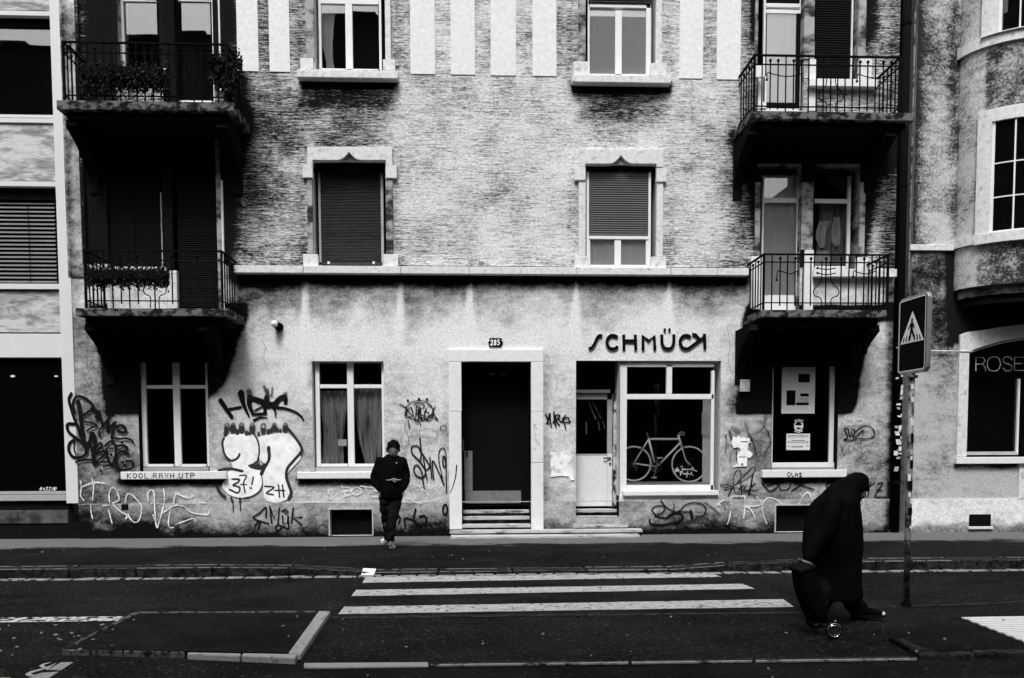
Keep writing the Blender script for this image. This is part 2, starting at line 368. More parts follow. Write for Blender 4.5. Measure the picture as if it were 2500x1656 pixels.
FONT = {'K': [[(0, 0), (0, 1)], [(.8, 1), (0, .45), (.8, 0)]], 'O': [[(.4, 0), (0, .3), (0, .7), (.4, 1), (.8, .7), (.8, .3), (.4, 0)]],
 'L': [[(0, 1), (0, 0), (.8, 0)]], '.': [[(.2, 0), (.3, .05)]], 'R': [[(0, 0), (0, 1), (.6, .95), (.7, .7), (.5, .5), (0, .5)], [(.3, .5), (.8, 0)]],
 'A': [[(0, 0), (.1, 1), (.7, 1), (.8, 0)], [(.05, .5), (.75, .5)]], 'V': [[(0, 1), (.4, 0), (.8, 1)]], 'H': [[(0, 0), (0, 1)], [(.8, 0), (.8, 1)], [(0, .5), (.8, .5)]],
 'U': [[(0, 1), (0, .2), (.4, 0), (.8, .2), (.8, 1)]], 'T': [[(0, 1), (.9, 1)], [(.45, 1), (.45, 0)]], 'P': [[(0, 0), (0, 1), (.7, .95), (.75, .6), (0, .5)]],
 '0': [[(.4, 0), (.05, .3), (.15, .8), (.45, 1), (.75, .7), (.65, .2), (.4, 0)]], '4': [[(.6, 0), (.7, 1), (0, .35), (.8, .35)]],
 '3': [[(.1, 1), (.8, 1), (.4, .6), (.75, .3), (.4, 0), (0, .1)]], '1': [[(.3, 0), (.5, 1)]], '6': [[(.7, 1), (.1, .4), (.3, 0), (.7, .2), (.5, .5), (.15, .3)]],
 '2': [[(.05, .75), (.3, 1), (.7, .8), (.5, .4), (0, 0), (.8, .02)]], '8': [[(.4, .5), (.1, .75), (.4, 1), (.7, .75), (.4, .5), (.05, .25), (.4, 0), (.75, .25), (.4, .5)]],
 '5': [[(.75, 1), (.2, 1), (.15, .6), (.6, .6), (.75, .3), (.4, 0), (.05, .1)]], 'S': [[(.75, .85), (.4, 1), (.05, .78), (.4, .5), (.75, .25), (.4, 0), (.0, .15)]],
 'E': [[(.75, 1), (0, 1), (0, 0), (.75, 0)], [(0, .52), (.65, .52)]], 'B': [[(0, 0), (0, 1), (.6, .9), (.6, .6), (0, .52), (.75, .4), (.7, .05), (0, 0)]],
 'Z': [[(0, 1), (.8, 1), (0, 0), (.85, 0)]], 'N': [[(0, 0), (0, 1), (.8, 0), (.8, 1)]], 'G': [[(.8, .8), (.4, 1), (0, .5), (.4, 0), (.8, .3), (.45, .4)]], ' ': []}
def text(pa, s, x, y, w, h, lw, sl=0, gap=1.25):
    """letters of width w, height h; (x, y) is the baseline's left end, in the crop's pixels"""
    for ch in s:
        for l in FONT.get(ch, []): pa.st([(x+a*w+b*h*sl, y-b*h) for a, b in l], lw, ch in 'OU0382S56GRPB')
        x += w*gap*(.5 if ch in '.1' else 1)
    return pa
# ================================================================ GROUND
RZ = -0.12
def sheet(name, x0, x1, y0, y1, z, m, kind='structure', div=1):
    mb = MB(); mb.quad((x0, y0, z), (x1, y0, z), (x1, y1, z), (x0, y1, z)); return prop(mb.build(name, m), kind=kind)
sheet('road', -90, 90, -40, -3.56, RZ, M['road'])
sheet('ground', -150, 150, -120, 120, -0.45, M['road'])
walk = MB(); KY = -3.58
xa, xb, xc, xd = G(650, 1385, 0).x, G(862, 1395, 0).x, G(1680, 1390, 0).x, G(1875, 1375, 0).x
def kz(x):                                    # the kerb drops for the crossing
    def sm(a, b): t = max(0, min(1, (x-a)/(b-a))); return t*t*(3-2*t)
    return -0.085*sm(xa, xb)*(1-sm(xc, xd))
xs = [-90, -30]+[-12+.5*i for i in range(54)]+[30, 90]
for a, b in zip(xs[:-1], xs[1:]):
    for ya, yb, w0, w1 in ((-3.3, -2.2, 1, 0), (-2.2, 2.5, 0, 0)):
        walk.quad((a, ya, kz(a)*w0), (b, ya, kz(b)*w0), (b, yb, kz(b)*w1), (a, yb, kz(a)*w1))
prop(walk.build('pavement', M['walk']), kind='structure')
kerb = empty('kerb', (0, KY, 0), None, None); kerb['kind'] = 'structure'
x = -11.5; i = 0
while x < 12.5:
    w = [1.0, 1.12, .86, 1.0][i % 4]; mb = MB(); z0, z1 = kz(x), kz(x+w-.012); j = random.uniform(-.004, .004)
    mb.prism([(x, KY, -.35), (x+w-.014, KY, -.35), (x+w-.014, KY, z1+.004+j), (x, KY, z0+.004+j)], (0, .28, 0))
    ks = mb.build('kerbstone', M['kerb'], kerb, .018); mb = MB()
    for yy in (KY-.002, KY+.262): mb.prism([(x+.01, yy, z0+.002), (x+w-.03, yy, z1+.002), (x+w-.03, yy, z1+.010+j), (x+.01, yy, z0+.010+j)], (0, .020, 0))
    prop(mb.build('worn_arris', M['sett' if i % 3 else 'sett_dim'], ks), kind='stuff'); x += w; i += 1
gut = empty('gutter', (0, KY-.1, RZ), None, None); gut['kind'] = 'structure'
x = -11.5
while x < 12.5:
    w = random.uniform(.20, .34); h = random.uniform(.004, .016)
    mb = MB().box(x, x+w-.03, KY-.155, KY-.015, RZ-.1, RZ+h); mb.build('sett', M['sett'], gut, .012); x += w

def gpoly(name, px, z, m, parent=None, h=None):
    pts = [G(a, b, z) for a, b in px]; mb = MB()
    if h: mb.prism(pts, (0, 0, -h))
    else: mb.quad(*pts)
    return mb.build(name, m, parent)
zp = RZ+.004
cw = empty('zebra_crossing', G(1300, 1450, RZ), 'three long pale painted bars of the pedestrian crossing in front of the doorway', 'road marking')
for q in ([(893, 1408.5), (1733, 1397.5), (1761, 1408.5), (885, 1423)], [(870, 1440.5), (1813, 1425.5), (1843, 1437.5), (857, 1455.5)], [(840, 1481.5), (1912, 1463), (1938, 1481.5), (826, 1499.5)]):
    a = [G(u, v, zp) for u, v in q]; mb = MB(); N_ = 24
    for k in range(N_):                       # long bar as a worn strip with slightly uneven edges
        t0, t1 = k/N_, (k+1)/N_; random.seed(k); j0 = random.uniform(-.008, .008); random.seed(k+1); j1 = random.uniform(-.008, .008)
        mb.quad(a[0].lerp(a[1], t0)+Vector((0, j0, 0)), a[3].lerp(a[2], t0)+Vector((0, -j0, 0)), a[3].lerp(a[2], t1)+Vector((0, -j1, 0)), a[0].lerp(a[1], t1)+Vector((0, j1, 0)))
    mb.build('painted_bar', M['roadpaint'], cw)
random.seed(11)
lm = gpoly('lane_line', [(-260, 1511), (308, 1504.5), (288, 1516), (-260, 1523)], zp, M['roadpaint_worn'])
prop(lm, 'worn white edge line running in from the left to the kerb of the left island', 'road marking')
sm_ = gpoly('road_seam', [(2112, 1481), (2600, 1465), (2600, 1470), (2112, 1485)], zp, M['kerb']); prop(sm_, kind='structure')
sm_ = gpoly('road_seam', [(700, 1506), (1960, 1493), (1960, 1498), (700, 1512)], zp, M['kerb']); prop(sm_, kind='structure')
sm_ = gpoly('road_seam', [(1820, 1396), (2600, 1380), (2600, 1383), (1820, 1399.5)], zp, M['kerb']); prop(sm_, kind='structure')
# left traffic island: raised asphalt inside a granite kerb
IZ = RZ+.05
isl = empty('traffic_island', G(480, 1545, RZ), 'raised dark traffic island at lower left with a pale wide kerb on its right side', 'traffic island')
gpoly('surface', [(334, 1497), (778, 1495), (706, 1594), (160, 1584)], IZ-.012, M['isle'], isl, .04)
def kerbrow(parent, a, b, c, d, n, m, z, h=.12, gap=.012):
    """quad a-b (one side) d-c (other side) cut into n kerbstones along a-b"""
    A, B_, C, D = [G(u, v, z) for u, v in (a, b, c, d)]; L_ = (B_-A).length
    for k in range(n):
        g = gap/L_/2; t0, t1 = k/n+g, (k+1)/n-g; mb = MB(); dz = Vector((0, 0, random.uniform(-.004, .003)))
        mb.prism([p+dz for p in (A.lerp(B_, t0), A.lerp(B_, t1), D.lerp(C, t1), D.lerp(C, t0))], (0, 0, -h)); mb.build('kerbstone', m, parent, .012)
kerbrow(isl, (778, 1491), (703, 1594), (734, 1597), (807, 1491), 1, M['kerb_pale'], IZ, gap=.02)
kerbrow(isl, (456, 1592), (728, 1597.5), (722, 1607), (456, 1595), 2, M['kerb_pale'], IZ)
kerbrow(isl, (150, 1584.5), (452, 1591), (452, 1592.5), (152, 1585.5), 2, M['sett_dim'], IZ)
kerbrow(isl, (330, 1493), (772, 1490.5), (772, 1492.5), (330, 1495), 3, M['sett_dim'], IZ)
kerbrow(isl, (328, 1493), (150, 1584), (154, 1584), (340, 1495), 3, M['sett_dim'], IZ)
# right island with ribbed white guide field
isr = empty('traffic_island', G(2420, 1540, RZ), 'raised dark traffic island at lower right carrying the ribbed white guide field', 'traffic island')
gpoly('surface', [(2170, 1556), (2345, 1500), (2900, 1486), (2900, 1572), (2231, 1590)], IZ-.012, M['isle'], isr, .04)
kerbrow(isr, (2189, 1558), (2228, 1587), (2268, 1586), (2200, 1556), 1, M['kerb'], IZ)
kerbrow(isr, (2232, 1590), (2900, 1573), (2900, 1583), (2250, 1600), 5, M['kerb'], IZ)
gf = empty('guide_field', G(2450, 1530, IZ), 'ribbed white tactile guide field on the island at the right edge', 'road marking')
for k in range(15):
    y0 = 1507+k*4.1; xl = 2347+(y0-1507)*2.6+(4 if k % 2 else 0)
    mb = MB(); mb.prism([G(xl, y0, IZ+.006), G(2720, y0-6, IZ+.006), G(2720, y0-2.8, IZ+.006), G(xl+9, y0+3.2, IZ+.006)], (0, 0, -.012)); mb.build('rib', M['rib'], gf)
# kerb of the near platform along the bottom
pk = empty('platform_kerb', G(1500, 1615, RZ), None, None); pk['kind'] = 'structure'
for (xa_, xb_, y0, y1, t0, t1, m) in ((742, 1046, 1618, 1616, 11, 9, 'kerb_pale'), (1050, 1536, 1617, 1611, 8, 8, 'kerb'), (1541, 1838, 1611, 1606, 8, 9, 'kerb'), (1843, 2240, 1607, 1601, 8, 9, 'kerb')):
    A = [G(u, v, IZ) for u, v in ((xa_, y0), (xb_, y1), (xb_, y1+t1), (xa_, y0+t0))]; mb = MB(); mb.prism(A, (0, 0, -.1)); ks = mb.build('kerbstone', M[m], pk, .01)
    if m == 'kerb': A2 = [G(u, v, IZ+.004) for u, v in ((xa_+2, y0+t0-3.4), (xb_-2, y1+t1-3.4), (xb_-2, y1+t1-.4), (xa_+2, y0+t0-.4))]; mb = MB(); mb.prism(A2, (0, 0, -.012)); mb.build('worn_arris', M['sett'], ks)
gpoly('platform', [(705, 1632), (2262, 1608), (3300, 1592), (3900, 2600), (-300, 2600), (690, 1640)], IZ-.014, M['isle'], None); prop(bpy.data.objects['platform'], kind='structure')
# bicycle pictogram, lower left
pic = empty('bicycle_pictogram', G(110, 1640, RZ), 'worn white painted bicycle symbol on the asphalt at the lower left corner', 'road marking')
for pl in ([(560, 980), (640, 945), (760, 925), (700, 945), (630, 968), (660, 1000), (770, 955), (820, 930), (800, 960), (680, 1040), (620, 1015)],
           [(360, 1105), (440, 1060), (620, 1015), (640, 1030), (440, 1090), (490, 1115), (610, 1080), (600, 1095), (470, 1130), (400, 1130)], [(0, 1150), (150, 1150), (170, 1190), (0, 1190)]):
    gpoly('painted_line', [(u/5.9175, 1460+v/5.9175) for u, v in pl], zp+.002, M['roadpaint'], pic)
for pl in ([(690, 1040), (880, 930), (1060, 928), (880, 1045)], [(400, 1160), (620, 1080), (850, 1065), (700, 1160)]):
    gpoly('painted_patch', [(u/5.9175, 1460+v/5.9175) for u, v in pl], zp, M['kerb_pale'], pic)
# litter
lf = MB()
for k in range(170):
    px, py = random.uniform(-50, 2550), random.choice((random.uniform(1335, 1375), random.uniform(1410, 1656), random.uniform(1500, 1600)))
    if k < 26: px, py = random.uniform(0, 300), random.uniform(1520, 1600)
    z = .006 if py < 1376 else (RZ+.052 if py > 1490 else RZ+.008)
    if 850 < px < 1950 and 1395 < py < 1500: continue
    p = G(px, py, z+.01); a = random.uniform(0, 6.28); l = random.uniform(.008, .028); w = l*.45
    u = Vector((math.cos(a)*l, math.sin(a)*l, 0)); v = Vector((-math.sin(a)*w, math.cos(a)*w, random.uniform(.002, .01)))
    lf.quad(p-u, p-v, p+u, p+v)
prop(lf.build('fallen_leaves', M['leaf_pale']), 'small pale leaves and scraps scattered over the asphalt', kind='stuff')
mb = MB(); c = G(900, 1404, RZ+.01)
for k in range(3):
    a = .5*k; mb.prism([c+Vector((-.10+k*.03, .02*k, .0)), c+Vector((.07, -.03+k*.02, .015*k)), c+Vector((.09-k*.03, .05, .07)), c+Vector((-.08, .04, .08-k*.01))], (0.004, .012, .004))
prop(mb.build('paper_scrap', M['paper']), 'crumpled white paper lying in the gutter left of the first crossing bar', 'litter')

# ================================================================ MAIN BUILDING
bld = empty('apartment_building', P(1172, 1308, 0), 'old rendered apartment building with four iron balconies, graffiti and the arched-lintel windows', 'building')
bld.location.z = 0
def lx(x0, x1, y): return x0+(x1-x0)*y/1228.0
BX0, BX1 = P(172, 615).x, P(2184.5, 615).x
ZTOP = 12.2; ZC0, ZC1 = P(1200, 669).z, P(1200, 650).z         # cornice band
ZPL = P(1200, 1226).z
HOLES = {  # opening rectangles in photograph pixels on the wall plane
 'W2L': (764, -330, 939, 171), 'W2R': (1430, -330, 1603, 184), 'W1L': (763, 392, 942, 651), 'W1R': (1430, 402, 1603, 656),
 'D2L': (284, -330, 536, 250), 'D1L': (262, 330, 530, 753), 'D2Ra': (1850, -330, 1966, 271), 'D2Rb': (1992, -330, 2098, 193),
 'D1Ra': (1846, 400, 1954, 757), 'D1Rb': (1988, 400, 2098, 657),
 'G1': (338, 884, 509, 1151), 'G2': (763, 882, 938, 1152), 'DOOR': (1126.5, 883, 1296.5, 1292), 'SHOPD': (1406, 881, 1512, 1263), 'SHOPW': (1512, 881, 1759, 1210),
 'G3': (1884, 893, 2046, 1147), 'C1': (806, 1244, 909, 1308), 'C2': (1893, 1234, 2068, 1299)}
HR = {k: R(*v) for k, v in HOLES.items()}
def polymask(PX, PY, poly, f):
    """smooth 0..1 mask of a polygon (pixel coordinates) with feather f"""
    n = len(poly); d = np.full(PX.shape, 1e9); ins = np.zeros(PX.shape, bool)
    for i in range(n):
        (x0, y0), (x1, y1) = poly[i], poly[(i+1) % n]; ex, ey = x1-x0, y1-y0
        t = np.clip(((PX-x0)*ex+(PY-y0)*ey)/(ex*ex+ey*ey+1e-9), 0, 1)
        d = np.minimum(d, np.hypot(PX-x0-t*ex, PY-y0-t*ey))
        c = ((y0 > PY) != (y1 > PY)) & (PX < ex*(PY-y0)/((y1-y0) if y1 != y0 else 1e-9)+x0); ins ^= c
    s = np.where(ins, d, -d); t = np.clip(s/f+.5, 0, 1); return t*t*(3-2*t)
def bm_(PX, PY, x0, y0, x1, y1, f): return polymask(PX, PY, [(x0, y0), (x1, y0), (x1, y1), (x0, y1)], f)
def g_(v, a, b): return np.clip((v-a)/(b-a), 0, 1)
def wall_grid(name, X0, X1, Z0, Z1, Y, m, parent, soot_shade_fn, extraz=(), step=.055, back=.0, holes=True):
    xs = set(np.arange(X0, X1, step).tolist()+[X1]); zs = set(np.arange(Z0, Z1, step).tolist()+[Z1])
    def snap(vals, v, lo, hi):
        if lo < v < hi:
            for q in list(vals):
                if abs(q-v) < step*.5 and q not in keep: vals.discard(q)
            vals.add(v); keep.add(v)
    keep = {X0, X1, Z0, Z1}
    hl = HR.values() if holes else []
    for h in hl:
        if h[3] < Z0 or h[2] > Z1: continue
        snap(xs, h[0], X0, X1); snap(xs, h[1], X0, X1); snap(zs, h[2], Z0, Z1); snap(zs, h[3], Z0, Z1)
    for z in extraz: snap(zs, z, Z0, Z1)
    xs = np.array(sorted(xs)); zs = np.array(sorted(zs)); nx, nz = len(xs), len(zs)
    GX, GZ = np.meshgrid(xs, zs)
    dx, dy, dz = GX-CAM.x, Y-CAM.y, GZ-CAM.z
    den = dx*cf.x+dy*cf.y+dz*cf.z; PX = CX+F*(dx*cr.x+dy*cr.y+dz*cr.z)/den; PY = CY-F*(dx*cu.x+dy*cu.y+dz*cu.z)/den
    s = soot_shade_fn(PX, PY); cx = (xs[1:]+xs[:-1])/2; cz = (zs[1:]+zs[:-1])/2; CXg, CZg = np.meshgrid(cx, cz); ok = np.ones(CXg.shape, bool)
    for h in hl: ok &= ~((CXg > h[0]) & (CXg < h[1]) & (CZg > h[2]) & (CZg < h[3]))
    mb = MB(); mb.v = list(zip(GX.ravel().tolist(), [Y]*(nx*nz), GZ.ravel().tolist())); mb.a = s.ravel().tolist()
    jj, ii = np.nonzero(ok); b = jj*nx+ii; mb.f = list(zip(b.tolist(), (b+1).tolist(), (b+nx+1).tolist(), (b+nx).tolist()))
    return mb.build(name, m, parent, attr='soot_shade')
def soot_shade_upper(X, Y):  # soot map that also holds painted shade and side falloff
    s = .43-.09*bm_(X, Y, 1000, 230, 1700, 640, 250)+.20*(1-g_(X, 620, 820))*1.0+.0*X
    s += .06*(1-g_(X, 820, 1100)) + .10*g_(X, 1700, 1850)  # painted vignette: wall darker away from the centre
    s += .10*bm_(X, Y, 540, -400, 700, 360, 80)
    s += 1.1*bm_(X, Y, 737, 186, 968, 214, 16) + .42*bm_(X, Y, 730, 200, 962, 262, 30) + .22*bm_(X, Y, 700, 230, 960, 370, 70)  # left sill's shade painted in, fading into stain below
    s += 1.1*bm_(X, Y, 1398, 198, 1640, 228, 18) + .45*bm_(X, Y, 1415, 214, 1625, 290, 40) + .12*bm_(X, Y, 1440, 240, 1600, 340, 50)  # right sill likewise: painted shade above a fading stain
    s += 1.3*polymask(X, Y, [(155, 280), (606, 280), (606, 330), (590, 360), (578, 430), (566, 520), (556, 600), (550, 700), (205, 700), (200, 340)], 55)  # soot under the left balcony, its shade painted in with it
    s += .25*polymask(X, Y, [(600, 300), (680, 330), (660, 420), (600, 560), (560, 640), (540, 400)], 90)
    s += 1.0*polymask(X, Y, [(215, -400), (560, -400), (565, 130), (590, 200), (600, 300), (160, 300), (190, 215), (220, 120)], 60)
    s += .25*bm_(X, Y, 150, -400, 290, 300, 60)
    s += 1.4*polymask(X, Y, [(1786, 322), (2190, 300), (2185, 400), (2145, 430), (2132, 520), (2112, 600), (2106, 640), (2092, 680), (1856, 680), (1846, 560), (1838, 470), (1806, 400)], 45)  # right balcony: soot and shade painted together
    s += .30*polymask(X, Y, [(1740, 320), (1830, 330), (1850, 700), (1800, 700), (1790, 560), (1760, 420)], 70)
    s += .22*bm_(X, Y, 2120, -400, 2200, 290, 30) + .9*polymask(X, Y, [(2085, -400), (2150, -400), (2140, 60), (2118, 130), (2085, 130)], 40)
    s += .28*bm_(X, Y, 1812, -400, 1856, 290, 30) + .9*bm_(X, Y, 1835, -400, 1998, 100, 16)
    for a in (736, 966, 1401, 1630): s += .18*bm_(X, Y, a-14, -400, a+14, 170, 16)+.12*bm_(X, Y, a-10, 380, a+16, 645, 16)
    s += .15*bm_(X, Y, 560, 636, 1830, 655, 12)
    s += .45*bm_(X, Y, 2150, 300, 2200, 680, 40)
    return s
def soot_shade_ground(X, Y):  # ground-floor soot and dirt combined with painted shade
    s = .10+.18*(1-g_(X, 480, 760))+.16*g_(X, 1700, 1850)+.10*(1-g_(X, 170, 330))+.12*np.exp(-((X-640)/120)**2)*(1-g_(Y, 780, 900))  # outer sides darkened as a painted vignette
    s += .9*(1-g_(Y, 676, 706))*bm_(X, Y, 560, 600, 1832, 1400, 20)
    s += (.75-.12*g_(X, 1000, 1300))*(1-g_(Y, 690, 815+30*np.sin(X/37.)+14*np.sin(X/13.)))*bm_(X, Y, 560, 600, 1840, 1400, 90)
    for jx in (745, 978, 1147, 1407, 1633):
        w = 4+9*g_(Y, 690, 820); s -= .75*np.exp(-((X-jx+(Y-700)*.02)/w)**2)*g_(Y, 672, 700)*(1-g_(Y, 790, 860))
    s += 1.3*polymask(X, Y, [(215, 745), (600, 745), (598, 785), (580, 828), (566, 880), (552, 925), (530, 958), (506, 975), (506, 1010.5), (262, 1010.5), (252, 900), (240, 830)], 26)  # stain below the left balcony, shade included in its tone
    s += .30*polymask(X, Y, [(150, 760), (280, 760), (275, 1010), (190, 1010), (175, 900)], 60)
    s += .25*polymask(X, Y, [(560, 700), (660, 690), (680, 800), (600, 830), (560, 880)], 70)
    s += 1.4*polymask(X, Y, [(1812, 785), (1818, 880), (1806, 960), (1800, 1010.5), (2078, 1010.5), (2092, 985), (2097, 925), (2108, 878), (2120, 830), (2134, 812), (2143, 786), (2190, 775), (2190, 745), (1825, 745)], 14)  # stain below the right balcony with painted shade
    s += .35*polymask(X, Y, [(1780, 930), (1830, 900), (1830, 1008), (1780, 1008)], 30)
    s += .16*bm_(X, Y, 165, 1010, 340, 1240, 60) + .10*bm_(X, Y, 1760, 1010, 1890, 1240, 60) + .10*bm_(X, Y, 2050, 1010, 2180, 1240, 60)
    s += .22*bm_(X, Y, 1318, 860, 1342, 1240, 14) + .18*bm_(X, Y, 1082, 860, 1104, 1240, 14) +.30*g_(Y, 870, 1120)-.10*bm_(X, Y, 700, 760, 1750, 900, 90)+.10*g_(X, 1750, 1900)
    s += .8*bm_(X, Y, 292, 1168, 556, 1184, 16)+.8*bm_(X, Y, 726, 1166, 962, 1184, 16)+.8*bm_(X, Y, 1862, 1162, 2070, 1180, 16)  # shade below the three sills painted into the wall
    s += .5*bm_(X, Y, 752, 880, 764, 950, 10)
    s += .7*polymask(X, Y, [(2160, 700), (2200, 700), (2200, 1240), (2165, 1240), (2172, 1100)], 26)
    s += .16*(1-g_(X, 170, 200))
    return s
def soot_plinth(X, Y):
    yb = 1312-(X-1172)*.004
    s = .34+.70*g_(Y, yb-50-14*np.sin(X/61.)-8*np.sin(X/23.), yb-8)+.2*g_(Y, yb-16, yb)
    s += .20*bm_(X, Y, 165, 1220, 460, 1320, 80)+.35*bm_(X, Y, 160, 1255, 380, 1320, 40)+.25*bm_(X, Y, 1640, 1250, 1900, 1320, 40)
    s += .35*bm_(X, Y, 1010, 1255, 1100, 1320, 40)+.6*bm_(X, Y, 2160, 1220, 2200, 1320, 20)
    return s
wallg = wall_grid('upper_wall', BX0, BX1, ZC1, ZTOP, 0.0, M['stucco'], bld, soot_shade_upper)
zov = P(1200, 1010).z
wg2 = wall_grid('ground_floor_wall', BX0, BX1, ZPL, ZC1+.001, 0.0, M['plaster'], bld, soot_shade_ground, (P(300, 1010).z-.006, P(300, 1010).z+.006))
wall_grid('plinth', BX0, BX1, -.1, ZPL, -0.012, M['plinthm'], bld, soot_plinth)
B_ = MB().box(BX0, BX1, -.012, 0, ZPL, ZPL+.0105); B_.build('plinth_ledge', M['plinthm'], bld)
# reveals of every opening, the dark rooms behind, and the building's body
DARKREV = {'D1L': 'soffit', 'D2L': 'stone_dirty', 'D1Ra': 'stone_dirty', 'D1Rb': 'stone_dirty', 'D2Ra': 'stone_dirty', 'D2Rb': 'stone_dirty', 'G1': 'soffit', 'G3': 'soffit', 'C1': 'plinthm', 'C2': 'plinthm', 'SHOPD': 'black', 'DOOR': 'black'}
for k, (a, b, c, d) in HR.items():
    rv = MB(); rm = MB(); D = .42 if k not in ('SHOPD', 'SHOPW', 'DOOR') else .5
    for q in (((a, 0, c), (a, D, c), (a, D, d), (a, 0, d)), ((b, 0, c), (b, 0, d), (b, D, d), (b, D, c)), ((a, 0, d), (a, D, d), (b, D, d), (b, 0, d)), ((a, 0, c), (b, 0, c), (b, D, c), (a, D, c))): rv.quad(*q)
    e = .02
    a, b, c, d = a-e, b+e, c-e, d+e; E = D+1.1
    for q in (((a, D, c), (a, E, c), (a, E, d), (a, D, d)), ((b, D, c), (b, D, d), (b, E, d), (b, E, c)), ((a, D, d), (a, E, d), (b, E, d), (b, D, d)), ((a, D, c), (b, D, c), (b, E, c), (a, E, c)), ((a, E, c), (b, E, c), (b, E, d), (a, E, d))): rm.quad(*q)
    rv.build('window_reveal', M[DARKREV.get(k, 'stone')], bld); rm.build('room', M['room'], bld)
shell = MB().box(BX0, BX1, 2.2, 9, -.2, ZTOP); shell.box(BX0, BX0+.02, .002, 2.2, -.2, ZTOP); shell.box(BX1-.02, BX1, .002, 2.2, -.2, ZTOP); shell.box(BX0, BX1, .002, 2.2, ZTOP-.02, ZTOP); shell.build('building_body', M['plinthm'], bld)
mb = MB(); mb.prism([(BX0, -.5, ZTOP), (BX0, 9.3, ZTOP), (BX0, 4.5, ZTOP+3.4)], (BX1-BX0, 0, 0)); mb.build('roof', M['soffit'], bld)
# corner strip at the left and its cable
a = R(150, -300, 150, 400)[0]
xl, xr = P(151.5, 200).x, P(192, 200).x
cs = wall_grid('corner_strip', P(166, 615).x, P(196, 430).x, P(180, 676).z, ZTOP, -.028, M['plaster'], bld, lambda X, Y: .52+.35*np.exp(-((X-152-Y*.035)/9)**2)+.35*g_(Y, 560, 676)+.15*np.sin(Y/60.)+.0*Y, holes=False)
MB().box(P(166, 615).x, P(196, 430).x, -.0275, -.001, P(180, 676).z, ZTOP).build('corner_strip_edge', M['plaster'], bld)
mb = MB(); xc_ = P(193, 80).x; mb.tube([(xc_+.02, -.045, ZTOP), (xc_+.02, -.045, P(205, 700).z)], .016); mb.build('drain_cable', M['iron'], bld)
# smooth light panels between the upper windows
for x0, x1, yb in ((578.5, 630.5, 175), (657, 707, 176.5), (1001.7, 1062, 182), (1100, 1159.5, 183.5), (1197.7, 1259.5, 185.5), (1299.5, 1358.5, 187), (1658.7, 1716.7, 193), (1749.5, 1808, 195.5)):
    q = R(x0, yb-40, x1, yb); xa1, xb1 = P(x0, yb-90).x, P(x1, yb-90).x
    MB().box(xa1, xb1, -.014, .0, q[2], ZTOP-.01).build('plaster_panel', M['panel'], bld, .004)
# cornice stones
cj = [570, 741, 978, 1145, 1407, 1638, 1752, 1829]
for a, b in zip(cj[:-1], cj[1:]):
    q = R(a, 650, b, 669, -.16); mb = MB(); x0, x1 = P(a, 660, -.16).x+.004, P(b, 660, -.16).x-.004
    z0 = P(a, 667, -.16).z; z0 = P(1200, 669, -.16).z; z1 = P(1200, 651.5, -.16).z
    mb.prism([(x0, -.16, z0), (x0, -.16, z1), (x0, 0.0, z1+.035), (x0, .0, z0)], (x1-x0, 0, 0)); mb.build('cornice_stone', M['stone'], bld, .006)
x0, x1 = P(2070, 665, -.12).x, P(2190, 665, -.12).x
MB().box(x0, x1, -.12, 0, P(2150, 676, -.12).z, P(2150, 657, -.12).z).build('cornice_stone', M['stone'], bld, .006)
x0, x1 = P(168, 680, -.05).x, P(188, 680, -.05).x

# ---- stone surrounds with ogee lintel (first floor)
def ogee(px, x0, x1, xi0, xi1, yt, yi, yl, xp, yp, w0, w1):
    Yf = -.07
    pts = [(x0, yl), (x0, yt), (x1, yt), (x1, yl), (xi1, yl), (xi1, yi)]
    cur = [(w1, yi)]
    for t in (.25, .5, .72, .88): cur.append((w1+(xp-w1)*t, yi-(yi-yp)*(t**2.1)))
    cur.append((xp, yp))
    for t in (.88, .72, .5, .25): cur.append((w0+(xp-w0)*t, yi-(yi-yp)*(t**2.1)))
    cur.append((w0, yi)); pts += cur+[(xi0, yi), (xi0, yl)]
    q = [P(a, b, Yf) for a, b in pts]; mb = MB(); mb.prism(q, (0, .14, 0)); return mb
def surround(win, e): 
    for (x0, y0, x1, y1, nm, m) in e: B(nm, m, win, x0, y0, x1, y1, -.07 if nm != 'jamb' else -.045, .02, .008)
def slats(name, m, parent, x0, y0, x1, y1, Y, pitch_px, rnd=False):
    q = R(x0, y0, x1, y1, Y); n = int(round((y1-y0)/pitch_px)); h = (q[3]-q[2])/n; mb = MB()
    for k in range(n):
        z = q[2]+k*h; o = random.uniform(-.002, .002) if rnd else 0
        mb.prism([(q[0], Y+o, z+h*.12), (q[0], Y-.010+o, z+h*.55), (q[0], Y+o, z+h*.92), (q[0], Y+.004, z+h*.5)], (q[1]-q[0], 0, 0))
    mb.box(q[0], q[1], Y+.004, Y+.012, q[2], q[3])
    return prop(mb.build(name, m, parent), kind='stuff')
def pane(parent, x0, y0, x1, y1, Y, m='glass'): return B('pane', M[m], parent, x0, y0, x1, y1, Y, Y+.008)
def cloth(parent, x0, y0, x1, y1, Y, m='curtain', amp=.02, folds=9, name='curtain'):
    q = R(x0, y0, x1, y1, Y); mb = MB(); n = folds*6; i0 = 0
    for k in range(n+1):
        t = k/n; yy = Y+amp*math.sin(t*folds*6.283+1.3*math.sin(t*7))
        mb.v += [(q[0]+(q[1]-q[0])*t, yy, q[2]), (q[0]+(q[1]-q[0])*t, yy+.01, q[3])]; mb.a += [1., 1.]
        if k: mb.f.append((2*k-2, 2*k, 2*k+1, 2*k-1))
    return mb.build(name, M[m], parent, smooth=True)
